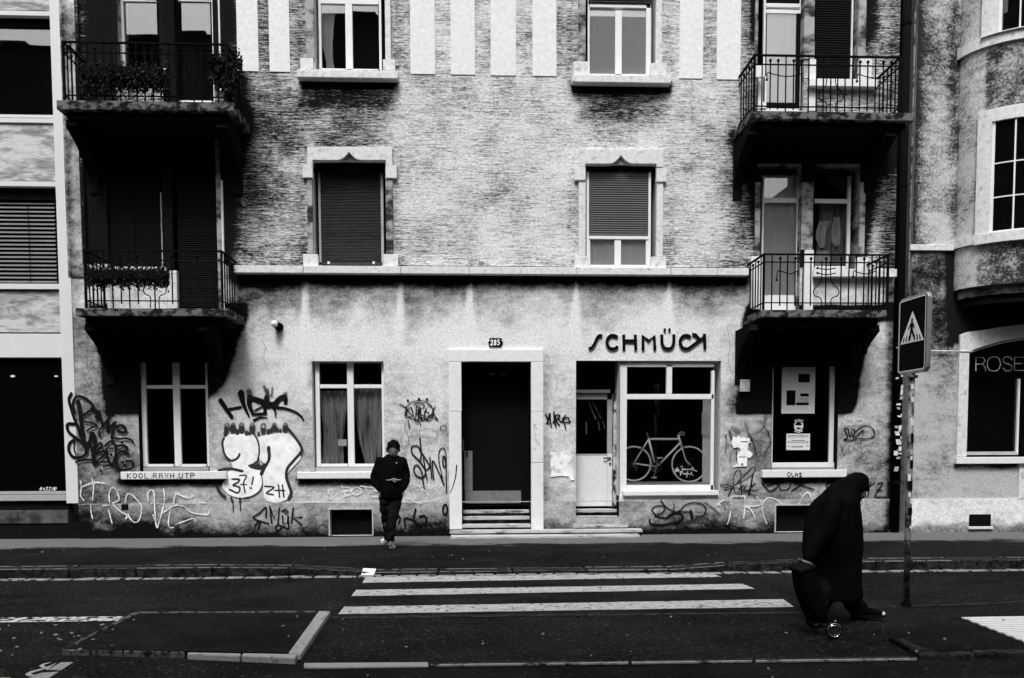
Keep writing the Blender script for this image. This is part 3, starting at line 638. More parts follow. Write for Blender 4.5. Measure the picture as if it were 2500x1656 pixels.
# W1L
w = MB(); w.pbox(778, 410, 783, 650, .20, .26); w.pbox(930, 410, 936, 650, .20, .26); w = w.build('window', M['grey_paint'], bld); prop(w, 'first floor window with its dark roller shutter fully down')
ogee(None, 750, 957.5, 763, 942, 358, 391, 403.5, 852, 371, 823, 881).build('lintel', M['stone'], w, .006)
surround(w, [(738, 403.5, 763, 434, 'ear_stone', M['stone']), (942, 403.5, 969, 435, 'ear_stone', M['stone']), (750, 434.5, 763, 620, 'jamb', M['stone_dirty']), (942, 435.5, 959, 620, 'jamb', M['stone_dirty']),
             (740, 620.5, 776, 650, 'base_stone', M['stone']), (936, 620.5, 972, 650, 'base_stone', M['stone'])])
slats('shutter_slats', M['slat'], w, 780, 402, 934, 640, .22, 3.6, True)
B('shutter_rail', M['slat'], w, 780, 640.5, 934, 647.5, .20, .25)
for x in (802, 912): B('stopper', M['white'], w, x-2.6, 638.5, x+2.6, 644, .17, .199)
MB().box(HR['W1L'][0]+.002, HR['W1L'][1]-.002, .10, .3, HR['W1L'][3]-.15, HR['W1L'][3]-.002).build('shutter_box', M['black'], w)
# W1R
w = MB()
for r_ in ((1432, 405, 1438, 656), (1583, 405, 1589, 656), (1438, 647, 1583, 656), (1500.5, 584, 1516, 647), (1438, 584, 1441, 647), (1577, 584, 1583, 647)): w.pbox(*r_, .07, .12)
w = w.build('window', M['white'], bld, .003); prop(w, 'first floor window with shutter three quarters down over pale curtains')
ogee(None, 1414, 1619.5, 1429.5, 1603, 364, 400, 408, 1516, 379, 1487, 1547).build('lintel', M['stone'], w, .006)
surround(w, [(1403, 408.5, 1429.5, 440, 'ear_stone', M['stone']), (1603, 411, 1628, 444, 'ear_stone', M['stone']), (1413, 440.5, 1430, 624, 'jamb', M['stone']), (1603, 444.5, 1619, 626, 'jamb', M['stone']),
             (1403, 624.5, 1436, 656, 'base_stone', M['stone']), (1589.5, 627, 1626.5, 657, 'base_stone', M['stone'])])
slats('shutter_slats', M['slat_mid'], w, 1438.5, 410, 1582.5, 576, .085, 5.6)
B('shutter_rail', M['white'], w, 1438.5, 576.5, 1583, 583.5, .055, .11)
MB().box(HR['W1R'][0]+.002, HR['W1R'][1]-.002, .06, .26, HR['W1R'][3]-.10, HR['W1R'][3]-.002).build('shutter_box', M['black'], w)
pane(w, 1441, 584, 1500.5, 647, .09); pane(w, 1516, 584, 1577, 647, .09); cloth(w, 1436, 575, 1585, 658, .115, 'curtain', .007)
# W2L, W2R
for nm in ('W2L', 'W2R'):
    Lw = nm == 'W2L'; w = MB()
    rr = ((775.5, -330, 781.5, 171), (923.5, -330, 929, 171), (781.5, -40, 923.5, 9.6), (843.5, 9.6, 860.5, 171), (781.5, 168, 923.5, 171.5)) if Lw else ((1435.5, -330, 1440, 184), (1578.5, -330, 1589, 184), (1502, 26, 1518, 184), (1440, 181, 1578, 184.5), (1437, 9, 1589, 18.5))
    for r_ in rr: w.pbox(*r_, .14 if Lw else .08, .2 if Lw else .13)
    w = w.build('window', M['white'], bld, .003)
    prop(w, 'second floor casement window with a drape gathered in its left pane' if Lw else 'second floor window with grey blinds drawn behind both panes')
    if Lw:
        B('sill', M['stone'], w, 724, 171.5, 971.5, 190, -.16, .14, .01)
        surround(w, [(733, 141, 764.5, 171, 'base_stone', M['stone']), (935, 145, 965, 172, 'base_stone', M['stone']), (742.5, -330, 764, 140.5, 'jamb', M['stone_dirty']), (938, -330, 952, 144.5, 'jamb', M['stone'])])
        pane(w, 781.5, 9.6, 843.5, 168, .17); pane(w, 860.5, 9.6, 923.5, 168, .17)
        mb = MB(); n = 40
        for k in range(n+1):
            t = k/n; 
            for j, (y, xa_, xb_) in enumerate(((2, 782, 822), (60, 783, 815), (110, 787, 812), (150, 796, 813), (172, 797, 818))):
                p = P(xa_+(xb_-xa_)*t, y, .30+.02*math.sin(t*31)); mb.v.append(tuple(p)); mb.a.append(1.)
            if k:
                for j in range(4): mb.f.append(((k-1)*5+j, k*5+j, k*5+j+1, (k-1)*5+j+1))
        mb.build('drape', M['curtain'], w, smooth=True)
    else:
        B('sill', M['stone'], w, 1396.6, 183.5, 1638, 201.5, -.16, .14, .01)
        surround(w, [(1401, 150, 1436, 183, 'base_stone', M['stone']), (1589.5, 154, 1627.5, 184, 'base_stone', M['stone']), (1412.5, -330, 1430, 149.5, 'jamb', M['stone_dirty']), (1603, -330, 1618, 153.5, 'jamb', M['stone'])])
        pane(w, 1440, 26, 1502, 181, .10); pane(w, 1518, 26, 1578.5, 181, .10)
        cloth(w, 1436, 18, 1590, 186, .125, 'curtain_grey', .004, 3, 'blind')
        slats('shutter_slats', M['slat'], w, 1437, -200, 1589, 9, .065, 5.6)
# ---- ground floor windows
def gwin(lab, rects, panes, sill, Yf=.12, back=None):
    w = MB()
    for r_ in rects: w.pbox(*r_, Yf, Yf+.06)
    w = prop(w.build('window', M['white'], bld, .004), lab)
    for p_ in panes: pane(w, *p_, Yf+.03, 'glass_dark')
    if sill: B('sill', M['stone_white'], w, *sill, -.10, Yf, .01)
    return w
w = gwin('ground floor window in the dark stain under the left balcony, its sill written on', [(346, 886, 357, 1139), (423.5, 886, 440, 1139), (503, 886, 511, 1139), (357, 940.5, 423.5, 949), (440, 940.5, 503, 949), (357, 1133.5, 423.5, 1140), (440, 1133.5, 503, 1140)],
     [(357, 888, 423.5, 940), (440, 888, 503, 940), (357, 949, 423.5, 1133.5), (440, 949, 503, 1133.5)], (294, 1151.8, 552, 1170.5))
B('lower_rail', M['grey_paint'], w, 350, 1141, 509, 1151, .10, .17)
w = gwin('ground floor window with dim curtains and a note, behind the walking person', [(771, 884, 781, 1140), (848.5, 884, 864, 1140), (932.5, 884, 938, 1140), (781, 939, 848.5, 948), (864, 939, 932.5, 948), (781, 1132.5, 848.5, 1140), (864, 1132.5, 932.5, 1140)],
     [(781, 886, 848.5, 939), (864, 886, 932.5, 939), (781, 948, 848.5, 1132.5), (864, 948, 932.5, 1132.5)], (725, 1152.5, 961, 1169))
B('lower_rail', M['grey_paint'], w, 768, 1141, 938, 1152, .10, .17)
B('note', M['paper'], w, 825, 1073, 846, 1089, .155, .158)
B('box_on_sill', M['curtain_dim'], w, 784, 1115, 805, 1132, .2, .26)
mb = MB()
for (pts) in ([(868, 950, .25), (880, 1030, .27), (905, 1132, .25)], [(880, 960, .28), (900, 1040, .25), (925, 1132, .28)]): pass
def drape(parent, rows, Y, m, folds, amp):
    mb = MB(); n = folds*6; k_ = len(rows)
    for k in range(n+1):
        t = k/n
        for (y, xa_, xb_) in rows: mb.v.append(tuple(P(xa_+(xb_-xa_)*t, y, Y+amp*math.sin(t*folds*6.28)))); mb.a.append(1.)
        if k:
            for j in range(k_-1): mb.f.append(((k-1)*k_+j, k*k_+j, k*k_+j+1, (k-1)*k_+j+1))
    return mb.build('curtain', M[m], parent, smooth=True)
drape(w, [(948, 864, 935), (975, 866, 935), (1030, 870, 935), (1080, 878, 933), (1133, 892, 931)], .24, 'curtain_dim', 5, .02)
drape(w, [(955, 780, 848), (1000, 784, 846), (1035, 788, 842), (1070, 790, 838), (1133, 786, 840)], .25, 'curtain_dim', 4, .02)
w = gwin('ground floor window under the right balcony with poster and notices behind it', [(1885, 895, 1887.5, 1131), (2026, 895, 2036.5, 1131), (1884, 1129.5, 2037, 1141)], [(1887.5, 896, 2026, 1129.5)], (1862, 1147.5, 2068, 1166))
B('lower_rail', M['grey_paint'], w, 1884, 1141.5, 2042, 1147, .10, .17)
# poster, notice and sticker inside that window's glass
po = empty('poster', P(1949, 1010, .12), 'large pale poster with black blocks in the right ground floor window', 'poster')
B('sheet', M['paper'], po, 1908.5, 896.5, 1989.8, 1010, .112, .115)
for r_ in ((1949.5, 913.5, 1977, 934), (1920.5, 953.5, 1942, 989.5), (1943.5, 983, 1974.5, 989.5), (1954, 961, 1974.5, 968)): B('print_block', M['ink'], po, *r_, .108, .1115)
pa = Paint(1740, 780, 2.85, .1078); pa.ell(610, 562, 13, 13, 4); pa.ell(648, 562, 13, 13, 4); pa.st([(610, 562), (625, 545), (648, 562)], 4, False); pa.st([(585, 465), (620, 450), (615, 480)], 2); pa.build('lettering', M['sp_faint'], po)
no = empty('notice', P(1949, 1099, .12), 'small pale printed notice low in the right ground floor window', 'notice'); B('sheet', M['paper'], no, 1920, 1059, 1977.5, 1099, .112, .115)
pa = Paint(1740, 780, 2.85, .1115)
for y in (808, 818, 858): pa.st([(525, y), (665, y)], 6, False)
pa.st([(550, 845), (640, 845)], 10, False); pa.st([(550, 886), (625, 886)], 12, False); pa.dot(530, 850, 6); pa.dot(660, 850, 6); pa.dot(530, 885, 6); pa.dot(660, 880, 6); pa.build('print', M['sp_faint'], no)
ro = empty('round_sticker', P(1949.5, 1057, .12), 'round white crest sticker between poster and notice in the right window', 'sticker')
pa = Paint(1740, 780, 2.85, .113); pa.ell(598, 740, 28, 32, 12); pa.st([(575, 745), (622, 745)], 22, False); pa.st([(570, 705), (598, 698), (628, 705)], 10); pa.st([(572, 778), (598, 785), (625, 776)], 8); pa.build('print', M['sp_white'], ro)
# ---- cellar openings
for nm, lab, r_ in (('C1', 'dark cellar opening under the middle window', (803, 1241, 911.5, 1244)), ('C2', 'dark cellar opening partly hidden by the stooping person', (1890, 1231, 2071, 1234))):
    q = HR[nm]; c_ = MB(); c_.box(q[0]-.02, q[1]+.02, -.03, .02, q[3], q[3]+.025); c_.box(q[0]-.022, q[0], -.03, .02, q[2], q[3]); c_.box(q[1], q[1]+.022, -.03, .02, q[2], q[3])
    c_ = prop(c_.build('cellar_window', M['plinthm'], bld), lab)
    MB().box(q[0], q[1], .12, .16, q[2], q[3]).build('cellar_panel', M['black'], c_)
# ---- entrance
en = MB().pbox(1126.8, 884, 1296.4, 1236, .46, .51)
en = prop(en.build('entrance_door', M['black'], bld), 'black house door in the white stone frame below the number plate')
Yd = -.05
for r_ in ((1096, 853.5, 1327, 883, 'lintel_stone'), (1096, 883.6, 1126.4, 1004.6, 'jamb_stone'), (1096.6, 1005.4, 1127, 1292.5, 'jamb_stone'), (1296.6, 883.6, 1327, 1004.6, 'jamb_stone'), (1296.8, 1005.4, 1327, 1129.8, 'jamb_stone'), (1297, 1130.8, 1327, 1292.5, 'jamb_stone')):
    B(r_[4], M['stone_white'], en, *r_[:4], Yd, .45 if False else .05, .006)
MB().box(HR['DOOR'][0]+.001, HR['DOOR'][0]+.02, .051, .45, .1, HR['DOOR'][3]-.01).build('door_casing', M['black'], en)
MB().box(HR['DOOR'][1]-.02, HR['DOOR'][1]-.001, .051, .45, .1, HR['DOOR'][3]-.01).build('door_casing', M['black'], en)
B('push_plate', M['alu'], en, 1134, 1101, 1153.5, 1198, .435, .459)
B('kick_plate', M['alu'], en, 1135, 1198.6, 1272, 1229, .435, .459)
B('lock_plate', M['steel'], en, 1127.5, 1073, 1132.5, 1101, .435, .459)
mb = MB(); p = P(1140, 1106, .41); mb.tube([p, p+Vector((0, .03, 0))], .022, 12); mb.tube([p+Vector((0, 0, -.06)), p+Vector((0, .03, -.06))], .018, 12); mb.build('lock', M['iron'], en)
pa = Paint(1040, 780, 2.8, .455); pa.st([(432, 376), (455, 376)], 20, False); pa.st([(462, 372), (478, 378)], 12, False); pa.st([(500, 378), (522, 374), (540, 382)], 16, False); pa.build('glass_lettering', M['sp_faint'], en)
# ---- shop door and show window (one joinery unit)
sh = MB()
for r_ in ((1513, 889, 1530, 1271), (1736, 905, 1743.5, 1198), (1627.5, 889, 1641, 962), (1530, 962.5, 1743, 975), (1530, 1184.5, 1743, 1198), (1530, 888, 1743, 896)): sh.pbox(*r_, .06, .14)
sh = prop(sh.build('show_window', M['white'], bld, .005), 'white framed shop window with a pale bicycle displayed inside')
B('sill', M['stone_white'], sh, 1521, 1198.5, 1755, 1210, -.06, .06, .008)
MB().pbox(1524, 1211, 1512, 1264, -.004, .05).build('corner_stone', M['stone'], sh)
for r_ in ((1530, 896, 1627.5, 962.5), (1641, 896, 1736, 962.5), (1530, 975, 1736, 1184.5)): pane(sh, *r_, .10, 'glass_dark')
B('display_floor', M['grey_paint'], sh, 1530, 1180, 1736, 1184, .15, .9)
B('display_side', M['curtain_grey'], sh, 1715.5, 975, 1735, 1180, .44, .46)
B('hanging_board', M['paper'], sh, 1714, 1005, 1731, 1062, .40, .43)
sd_ = MB()
for r_ in ((1482.5, 976, 1496, 1236), (1404, 961.5, 1482.5, 975.5), (1404, 1108.5, 1482.5, 1112)): sd_.pbox(*r_, .46, .50)
sd_ = prop(sd_.build('shop_door', M['grey_paint'], bld, .003), 'pale shop door with a large dark glass pane')
B('door_panel', M['stone_white'], sd_, 1404, 1112.5, 1482, 1236, .462, .50)
B('door_stile_cover', M['stone_white'], sd_, 1482.8, 1108, 1496, 1236, .452, .459)
B('transom', M['grey_paint'], sd_, 1404, 951.5, 1490, 959, .40, .50); pane(sd_, 1404, 976, 1482, 1108, .48, 'glass_dark')
B('transom_light', M['black'], sd_, 1404, 875, 1498, 951, .47, .5)
B('side_post', M['flaky'], sd_, 1497.5, 960, 1512, 1238, .30, .50)
mb = MB(); p = P(1489, 1119, .43); mb.tube([p, p+Vector((0, .03, 0))], .02, 10); mb.tube([p, p+Vector((-.12, -.01, .002))], .011, 8); mb.tube([p+Vector((.005, 0, -.10)), p+Vector((.005, .03, -.10))], .018, 10); mb.build('handle', M['iron'], sd_)
# reflections of bare twigs put in as solid tubes behind the door glass: pale branches
mb = MB()
for l in ([(600, 0), (640, 110), (700, 250)], [(650, 0), (720, 130), (770, 240)], [(730, 270), (750, 400)], [(790, 270), (820, 370)], [(565, 280), (570, 450)]):
    mb.tube([P(1330+x/5.6, 980+y/5.6, .60) for x, y in l], .012, 6)
mb.build('twig_reflections', M['curtain_dim'], sd_)
# ---- steps
def steps(lab, x0, x1, lst, Yb=.5):
    """lst: (tread front Y, top-edge py) of each step measured on its front face"""
    st = None
    for k, (Yf, py, xa_, xb_) in enumerate(lst):
        xa2, xb2 = P(xa_, py, Yf).x, P(xb_, py, Yf).x; z = P((xa_+xb_)/2, py, Yf).z; 
        mb = MB().box(xa2-.0, xb2+.0, Yf-.035, Yb-.001, z-.052, z)
        if st is None: st = prop(mb.build('steps', M['step'], bld, .006), lab)
        else: mb.build('step', M['step'], st, .006)
        MB().box(xa2+.01, xb2-.01, Yf+.012, Yb, -.1, z-.0525).build('riser', M['riser_shade'], st)
    return st
steps('stone steps up to the house door', 0, 0, [(-.02, 1281, 1128, 1295.5), (.17, 1262, 1128, 1295.5), (.34, 1246, 1128, 1295.5)], .5)
steps('stone steps up to the shop door', 0, 0, [(-.02, 1281, 1400, 1533), (.10, 1261, 1407, 1511), (.28, 1244, 1407, 1511)], .5)
steps('long double step running in front of both doors', 0, 0, [(-.42, 1308, 1100, 1562), (-.18, 1294, 1098, 1568)], 0)
# ================================================================ BALCONY DOORS AND WINDOWS
def frame_window(lab, rects, Yf, m='white', T=.06):
    w = MB()
    for r_ in rects: w.pbox(*r_, Yf, Yf+T)
    return prop(w.build('window', M[m], bld, .003), lab)
def hz(k): return HR[k]
# upper left: window and balcony door under the reflected sky
w = frame_window('upper left balcony window with a dark hanging plant box across it', [(290, -330, 297.5, 168), (284, -330, 289, 168), (297.5, 1, 382, 3.5)], .14)
pane(w, 297.5, 3, 384, 168, .17); B('dark_stile', M['darkwood'], w, 384, -330, 398, 168, .13, .2)
B('pier', M['soffit'], w, 398, -330, 423, 250, -.005, .3); q = R(284, 168, 398, 250, 0)
B('sill', M['stone_white'], w, 205, 165.5, 406, 170, -.08, .14, .004)
wall_grid('apron_wall', P(284, 205).x, P(398, 205).x, P(340, 252).z, P(340, 169).z, -.004, M['stucco'], bld, lambda X, Y: .80+.25*(1-g_(Y, 170, 205)), holes=False)
dr = MB()
for r_ in ((424, -330, 430.5, 250), (515, -330, 517, 250), (530.5, -330, 534.5, 250), (430, 245.5, 517, 249.5), (430, 1, 515, 3.5)): dr.pbox(*r_, .14, .2)
dr = prop(dr.build('balcony_door', M['white'], bld, .002), 'upper left glazed balcony door'); pane(dr, 431, 3, 515, 245, .17); B('dark_stile', M['darkwood'], dr, 517, -330, 530, 250, .13, .2)
B('frame_inner', M['black'], dr, 430.8, -330, 433.5, 245, .135, .169)
# lower left: black shutters in painted shade and soot
w = frame_window('lower left balcony window closed by black shutters above a pale sill', [(262, 470, 263.6, 650), (393, 470, 396, 650)], .05, 'curtain_dim', .04)
mb = MB(); mb.pbox(263.6, 400, 328, 652, .06, .09); mb.build('shutter', M['black'], w); MB().pbox(329.5, 400, 393, 652, .06, .09).build('shutter', M['black'], w)
B('sill', M['stone_white'], w, 256, 651.5, 406, 668, -.10, .05, .006); B('pier', M['soffit'], w, 397, 335, 420, 660, -.005, .3); B('pier_foot', M['stone'], w, 408, 660.5, 432, 753, -.008, .3, .004)
wall_grid('apron_wall', P(262, 710).x, P(408, 710).x, P(340, 756).z, P(340, 669).z, -.004, M['plaster'], bld, lambda X, Y: .12+.9*(1-g_(Y, 668, 692)), holes=False)  # dark top band is the sill's shade, painted on
dr = MB(); dr.pbox(433, 340, 528, 753, .10, .14); dr = prop(dr.build('balcony_door', M['black'], bld), 'lower left balcony door behind a black roller shutter')
slats('shutter_slats', M['slat_black'], dr, 434, 345, 527, 752, .075, 5.2)
B('jamb', M['stone_dirty'], dr, 529, 340, 541, 755, -.02, .10, .004); B('jamb_edge', M['stone'], dr, 541.5, 440, 546.5, 755, -.035, .06, .002)
# upper right
dr = MB()
for r_ in ((1871, 8.5, 1954, 17.5), (1871, 23.5, 1954, 33), (1954, -330, 1962, 270), (1851, 186, 1871.5, 269), (1851, 264.5, 1954, 271), (1866, -330, 1871, 250)): dr.pbox(*r_, .14, .2)
dr = prop(dr.build('balcony_door', M['white'], bld, .003), 'upper right glazed balcony door with pale grey cloth behind the glass')
pane(dr, 1871, 33, 1944, 250, .15); B('inner_stile', M['black'], dr, 1944, 33, 1954, 264, .135, .2); B('bottom_rail', M['black'], dr, 1871, 251, 1944, 264, .135, .2); cloth(dr, 1872, 34, 1943, 252, .165, 'curtain_grey', .004, 3, 'blind')
B('transom_dark', M['black'], dr, 1871, -330, 1954, 8, .15, .2); B('jamb_foot', M['stone_white'], dr, 1846, 160, 1865, 189, -.03, .02, .006)
B('jamb', M['stone_dirty'], dr, 1846, -330, 1853, 159, -.03, .02, .004)
w = frame_window('upper right balcony window with its black shutter down', [(2081.5, -330, 2085.5, 192)], .12)
slats('shutter_slats', M['slat_black'], w, 1994, -330, 2080, 190, .15, 6)
B('pier', M['stone_dirty'], w, 1966, -330, 1991.5, 144, -.025, .2, .004); B('pier_foot', M['stone_white'], w, 1976, 144.5, 1993, 271, -.03, .2, .004)
B('sill', M['stone_white'], w, 1977, 192.5, 2143, 211, -.13, .12, .008); B('base_stone', M['stone'], w, 2098, 144, 2129, 191.5, -.07, .02, .006); B('jamb', M['stone_dirty'], w, 2099, -330, 2118, 143.5, -.04, .02, .004)
# lower right
dr = MB()
for r_ in ((1864, 483.5, 1944, 495), (1944, 430, 1951, 757), (1867, 721, 1944, 757), (1860, 430, 1864, 757)): dr.pbox(*r_, .14, .2)
dr = prop(dr.build('balcony_door', M['white'], bld, .003), 'lower right glazed balcony door with long patterned net curtain'); pane(dr, 1864, 435, 1944, 483, .145); pane(dr, 1864, 495, 1944, 721, .145); cloth(dr, 1858, 428, 1950, 730, .215, 'curtain', .012, 7)
B('jamb', M['stone_dirty'], dr, 1844, 445, 1856, 625, -.03, .02, .004); B('jamb_foot', M['stone_white'], dr, 1834, 625.5, 1858, 755, -.035, .02, .004)
w = frame_window('lower right balcony window with scalloped net curtain', [(1989.5, 486, 2069, 496), (2069, 430, 2076.5, 657), (1989.5, 650, 2069, 656.5)], .14)
pane(w, 1989.5, 496, 2069, 650, .17); pane(w, 1989.5, 430, 2069, 486, .17, 'glass_dark')
drape(w, [(500, 2002, 2064), (560, 1996, 2064), (600, 1992, 2062), (652, 1990, 2060)], .29, 'curtain_dim', 6, .025)
drape(w, [(540, 2002, 2030), (560, 1994, 2018), (580, 1991, 2015), (605, 2000, 2012)], .26, 'curtain', 3, .015)
drape(w, [(612, 1996, 2022), (625, 1990, 2026), (652, 1989, 2028)], .26, 'curtain', 3, .015)
drape(w, [(530, 2036, 2050), (560, 2030, 2052), (590, 2030, 2052), (600, 2036, 2048)], .26, 'curtain', 3, .015)
B('pier', M['stone_dirty'], w, 1957, 445, 1985, 610, -.025, .2, .004); B('pier_foot', M['stone_white'], w, 1964, 610.5, 1986, 757, -.03, .2, .004)
B('sill', M['stone_white'], w, 1987, 657.5, 2150, 676, -.11, .12, .008); B('jamb', M['stone_dirty'], w, 2099, 445, 2112, 628, -.04, .02, .004); B('base_stone', M['stone'], w, 2093, 628.5, 2120, 656.5, -.07, .02, .006)

# ================================================================ BALCONIES
def bracket(parent, x0, x1, ztop, depth, h):
    n = 14; pts = [(x0, 0.0, ztop), (x0, -depth, ztop), (x0, -depth, ztop-.07)]
    for k in range(n+1):                       # S-curved console profile
        t = k/n; y = -depth*(1-t)**2.6*(1-.10*math.sin(t*6.28))-.03; z = ztop-.10-(h-.10)*t**.85; pts.append((x0, y, z))
    pts.append((x0, 0.0, ztop-h))
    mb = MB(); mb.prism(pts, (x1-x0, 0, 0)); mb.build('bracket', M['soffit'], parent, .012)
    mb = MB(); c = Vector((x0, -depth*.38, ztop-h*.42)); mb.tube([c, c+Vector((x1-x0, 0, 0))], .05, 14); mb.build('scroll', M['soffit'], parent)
def balcony(lab, xs, yt, yb, wx0, wx1, rail, bars, depth=.9, rdep=.80, special=(), hooks=(), plants=None):
    """xs: slab front px ends, yt/yb slab top/bottom px; rail = (xl, xr, ytop, ymid, ylow)"""
    Yf = -depth; xm = (xs[0]+xs[1])/2
    X0, X1 = P(xs[0], yt, Yf).x, P(xs[1], yt, Yf).x; Z1 = P(xm, yt, Yf).z; Z0 = P(xm, yb, Yf).z
    mb = MB().box(X0, X1, Yf, 0, Z0, Z1); s = prop(mb.build('balcony', M['slab'], bld, .012), lab)
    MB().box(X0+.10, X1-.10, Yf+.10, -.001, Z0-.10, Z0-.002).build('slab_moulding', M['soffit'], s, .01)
    for a, b in ((P(wx0[0], yb, 0).x, P(wx0[1], yb, 0).x), (P(wx1[0], yb, 0).x, P(wx1[1], yb, 0).x)): bracket(s, a, b, Z0-.10, depth-.14, .95)
    Yr = -rdep; xl, xr, y1, y2, y3 = rail; xm = (xl+xr)/2
    A, Bx = P(xl, y2, Yr).x, P(xr, y2, Yr).x; ZT, ZM, ZL = P(xm, y1, Yr).z, P(xm, y2, Yr).z, P(xm, y3, Yr).z
    for z, r in ((ZT, .018), (ZM, .012), (ZL, .012)):
        for nm, a, b in (('rail', (A, Yr), (Bx, Yr)), ('side_rail', (A, Yr), (A, 0)), ('side_rail', (Bx, Yr), (Bx, 0))):
            d = .018 if r > .015 else .010
            if nm == 'rail': mb = MB().box(a[0]-d, b[0]+d, Yr-d, Yr+d, z-r*.7, z+r*.7)
            else: mb = MB().box(a[0]-d+.001, a[0]+d-.001, Yr+d+.001, 0, z-r*.7, z+r*.7)
            mb.build(nm, M['iron'], s)
    for x in (A, Bx): MB().box(x-.017, x+.017, Yr-.017, Yr+.017, Z1-.002, ZT-.012).build('post', M['iron'], s)
    bar = MB(); bar.box(-.0085, .0085, -.0085, .0085, Z1, ZT-.012); shared = bar.mesh('bar'); shared.materials.append(M['iron'])
    short = MB(); short.box(-.0085, .0085, -.0085, .0085, ZL-.05, ZM+.05); short.ball((0, 0, ZM+.065), .026, 8, 6); shs = short.mesh('bar_knob'); shs.materials.append(M['iron'])
    def add(me, x, y, nm='bar'):
        o = bpy.data.objects.new(nm, me); COL.objects.link(o); o.parent = s; o.location = (x, y, 0); return o
    for k, bx in enumerate(bars):
        add(shs if bx in hooks else shared, P(bx, y2, Yr).x, Yr)
    for x in (A, Bx):
        for k in range(1, 6): add(shared if k % 2 else shs, x, Yr+(rdep/6)*k)
    for cx, hw in special:                      # lyre-shaped pair of bars
        for sg in (-1, 1):
            px_ = [(cx+sg*hw*.35, y2-4), (cx+sg*hw*.36, y2+(y3-y2)*.30), (cx+sg*hw*.45, y2+(y3-y2)*.48), (cx+sg*hw*1.0, y2+(y3-y2)*.68), (cx+sg*hw*.92, y2+(y3-y2)*.82), (cx+sg*hw*.42, y2+(y3-y2)*.90), (cx+sg*hw*.40, yt)]
            mb = MB(); mb.tube([Vector((v.x, v.y, v.z)) for v in catmull([P(a, b, Yr-.012) for a, b in px_], 4)], .009, 6); mb.build('lyre_bar', M['iron'], s)
    return s, Yr, Z1
def swag(s, pts, Yr):
    mb = MB(); mb.tube(catmull([P(a, b, Yr-.022) for a, b in pts], 4), .009, 6); mb.ball(P(*pts[0], Yr-.022), .022, 8, 6); mb.build('swag', M['iron'], s)
s, Yr, Z1 = balcony('upper left balcony hung with plants', (137, 570), 247, 270, (214, 240), (560, 590), (154, 554, 106, 131, 235.5), [173, 192, 212, 232, 252, 272, 292, 312, 332, 352, 372, 391, 411, 431, 451, 471, 491, 511, 531], special=((362, 22),), hooks=(192, 232, 312, 391, 451, 511))
for q_ in ([(168, 114), (180, 122), (205, 150), (214, 165)], ): swag(s, q_, Yr)
for x in (255, 300, 345, 390, 430, 480): 
    mb = MB(); mb.tube([P(x, 234, Yr-.012), P(x+18, 205, Yr-.012), P(x+26, 190, Yr-.012)], .007, 5); mb.build('diagonal_bar', M['iron'], s)
s, Yr, Z1 = balcony('lower left balcony with a dark plant box on its railing', (184, 558), 753, 772, (258, 278), (522, 542), (207, 541, 613, 636, 735), [225, 236, 251, 273, 294, 314, 335, 376, 419, 440, 461, 481, 501, 521], special=((378, 27),), hooks=(294, 335, 419, 481))
s, Yr, Z1 = balcony('upper right balcony with scrolled ironwork', (1833.5, 2234), 273, 293, (1790, 1812), (2110, 2136), (1842, 2197, 138, 160, 262), [1861, 1881, 1900, 1919, 1938, 1957, 1975, 1994, 2011, 2029, 2046, 2064, 2082, 2100, 2119, 2138, 2157, 2176], special=((2029, 29),), hooks=(1881, 1900, 1938, 1957, 2100, 2119, 2157, 2176))
swag(s, [(1872, 195), (1874, 178), (1890, 182), (1918, 187), (1945, 184), (1961, 178)], Yr); swag(s, [(2092, 199), (2095, 182), (2112, 187), (2138, 191), (2160, 188), (2175, 182)], Yr)
s, Yr, Z1 = balcony('lower right balcony with lyre shaped bars', (1857.5, 2166), 757, 775, (1795, 1815), (2075, 2097), (1865, 2168, 622, 641, 740), [1885, 1905, 1923, 1942, 1961, 1980, 2017, 2054, 2073, 2091, 2110, 2129, 2147], special=((2017, 30),), hooks=(1905, 1942, 1980, 2017, 2054, 2110))
swag(s, [(1896, 684), (1899, 663), (1912, 664), (1930, 669), (1949, 661)], Yr); swag(s, [(2083, 676), (2085, 662), (2096, 666), (2112, 669), (2128, 666), (2140, 661)], Yr); swag(s, [(1996, 655), (2018, 658), (2040, 655)], Yr); swag(s, [(1996, 667), (2018, 671), (2040, 667)], Yr)
# plants and boxes on the left balconies (things of their own)
def foliage(name, m, parent, boxes, n, size, seed=1):
    random.seed(seed); mb = MB()
    for k in range(n):
        x0, y0, x1, y1, Y0, Y1 = random.choice(boxes)
        t = random.gauss(.5, .24); p = P(x0+(x1-x0)*random.random(), y0+(y1-y0)*max(-.15, min(1.2, t)), random.uniform(Y0, Y1))
        d = Vector((random.gauss(0, 1), random.gauss(0, 1), random.gauss(-.3, 1))).normalized(); e = d.cross(Vector((random.random(), random.random(), random.random()))).normalized()
        l = size*random.uniform(.6, 1.4); mb.quad(p-d*l, p+e*l*.4, p+d*l, p-e*l*.4)
    return prop(mb.build(name, m, parent), kind='stuff')
def planter(lab, x0, y0, x1, y1, fb, n, Y=-.88, seed=1):
    e = empty('flower_box', P((x0+x1)/2, y1, Y), lab, 'flower box'); q = R(x0, y0, x1, y1, Y)
    mb = MB().box(q[0], q[1], Y-.08, Y+.06, q[2], q[3]); mb.build('box', M['black'], e, .006); foliage('foliage', M['leaf'], e, fb, n, .035, seed); return e
planter('long box of trailing dark plants on the upper left balcony railing', 208, 168, 400, 198, [(196, 160, 412, 226, -.98, -.80)], 4200, seed=3)
planter('long box of drooping dark plants on the lower left balcony railing', 220, 662, 405, 684, [(212, 652, 412, 702, -.96, -.80)], 3600, seed=4)
e = empty('climbing_plant', P(540, 235, -.7), 'leafy dark plant spilling over the right end of the upper left balcony', 'plant')
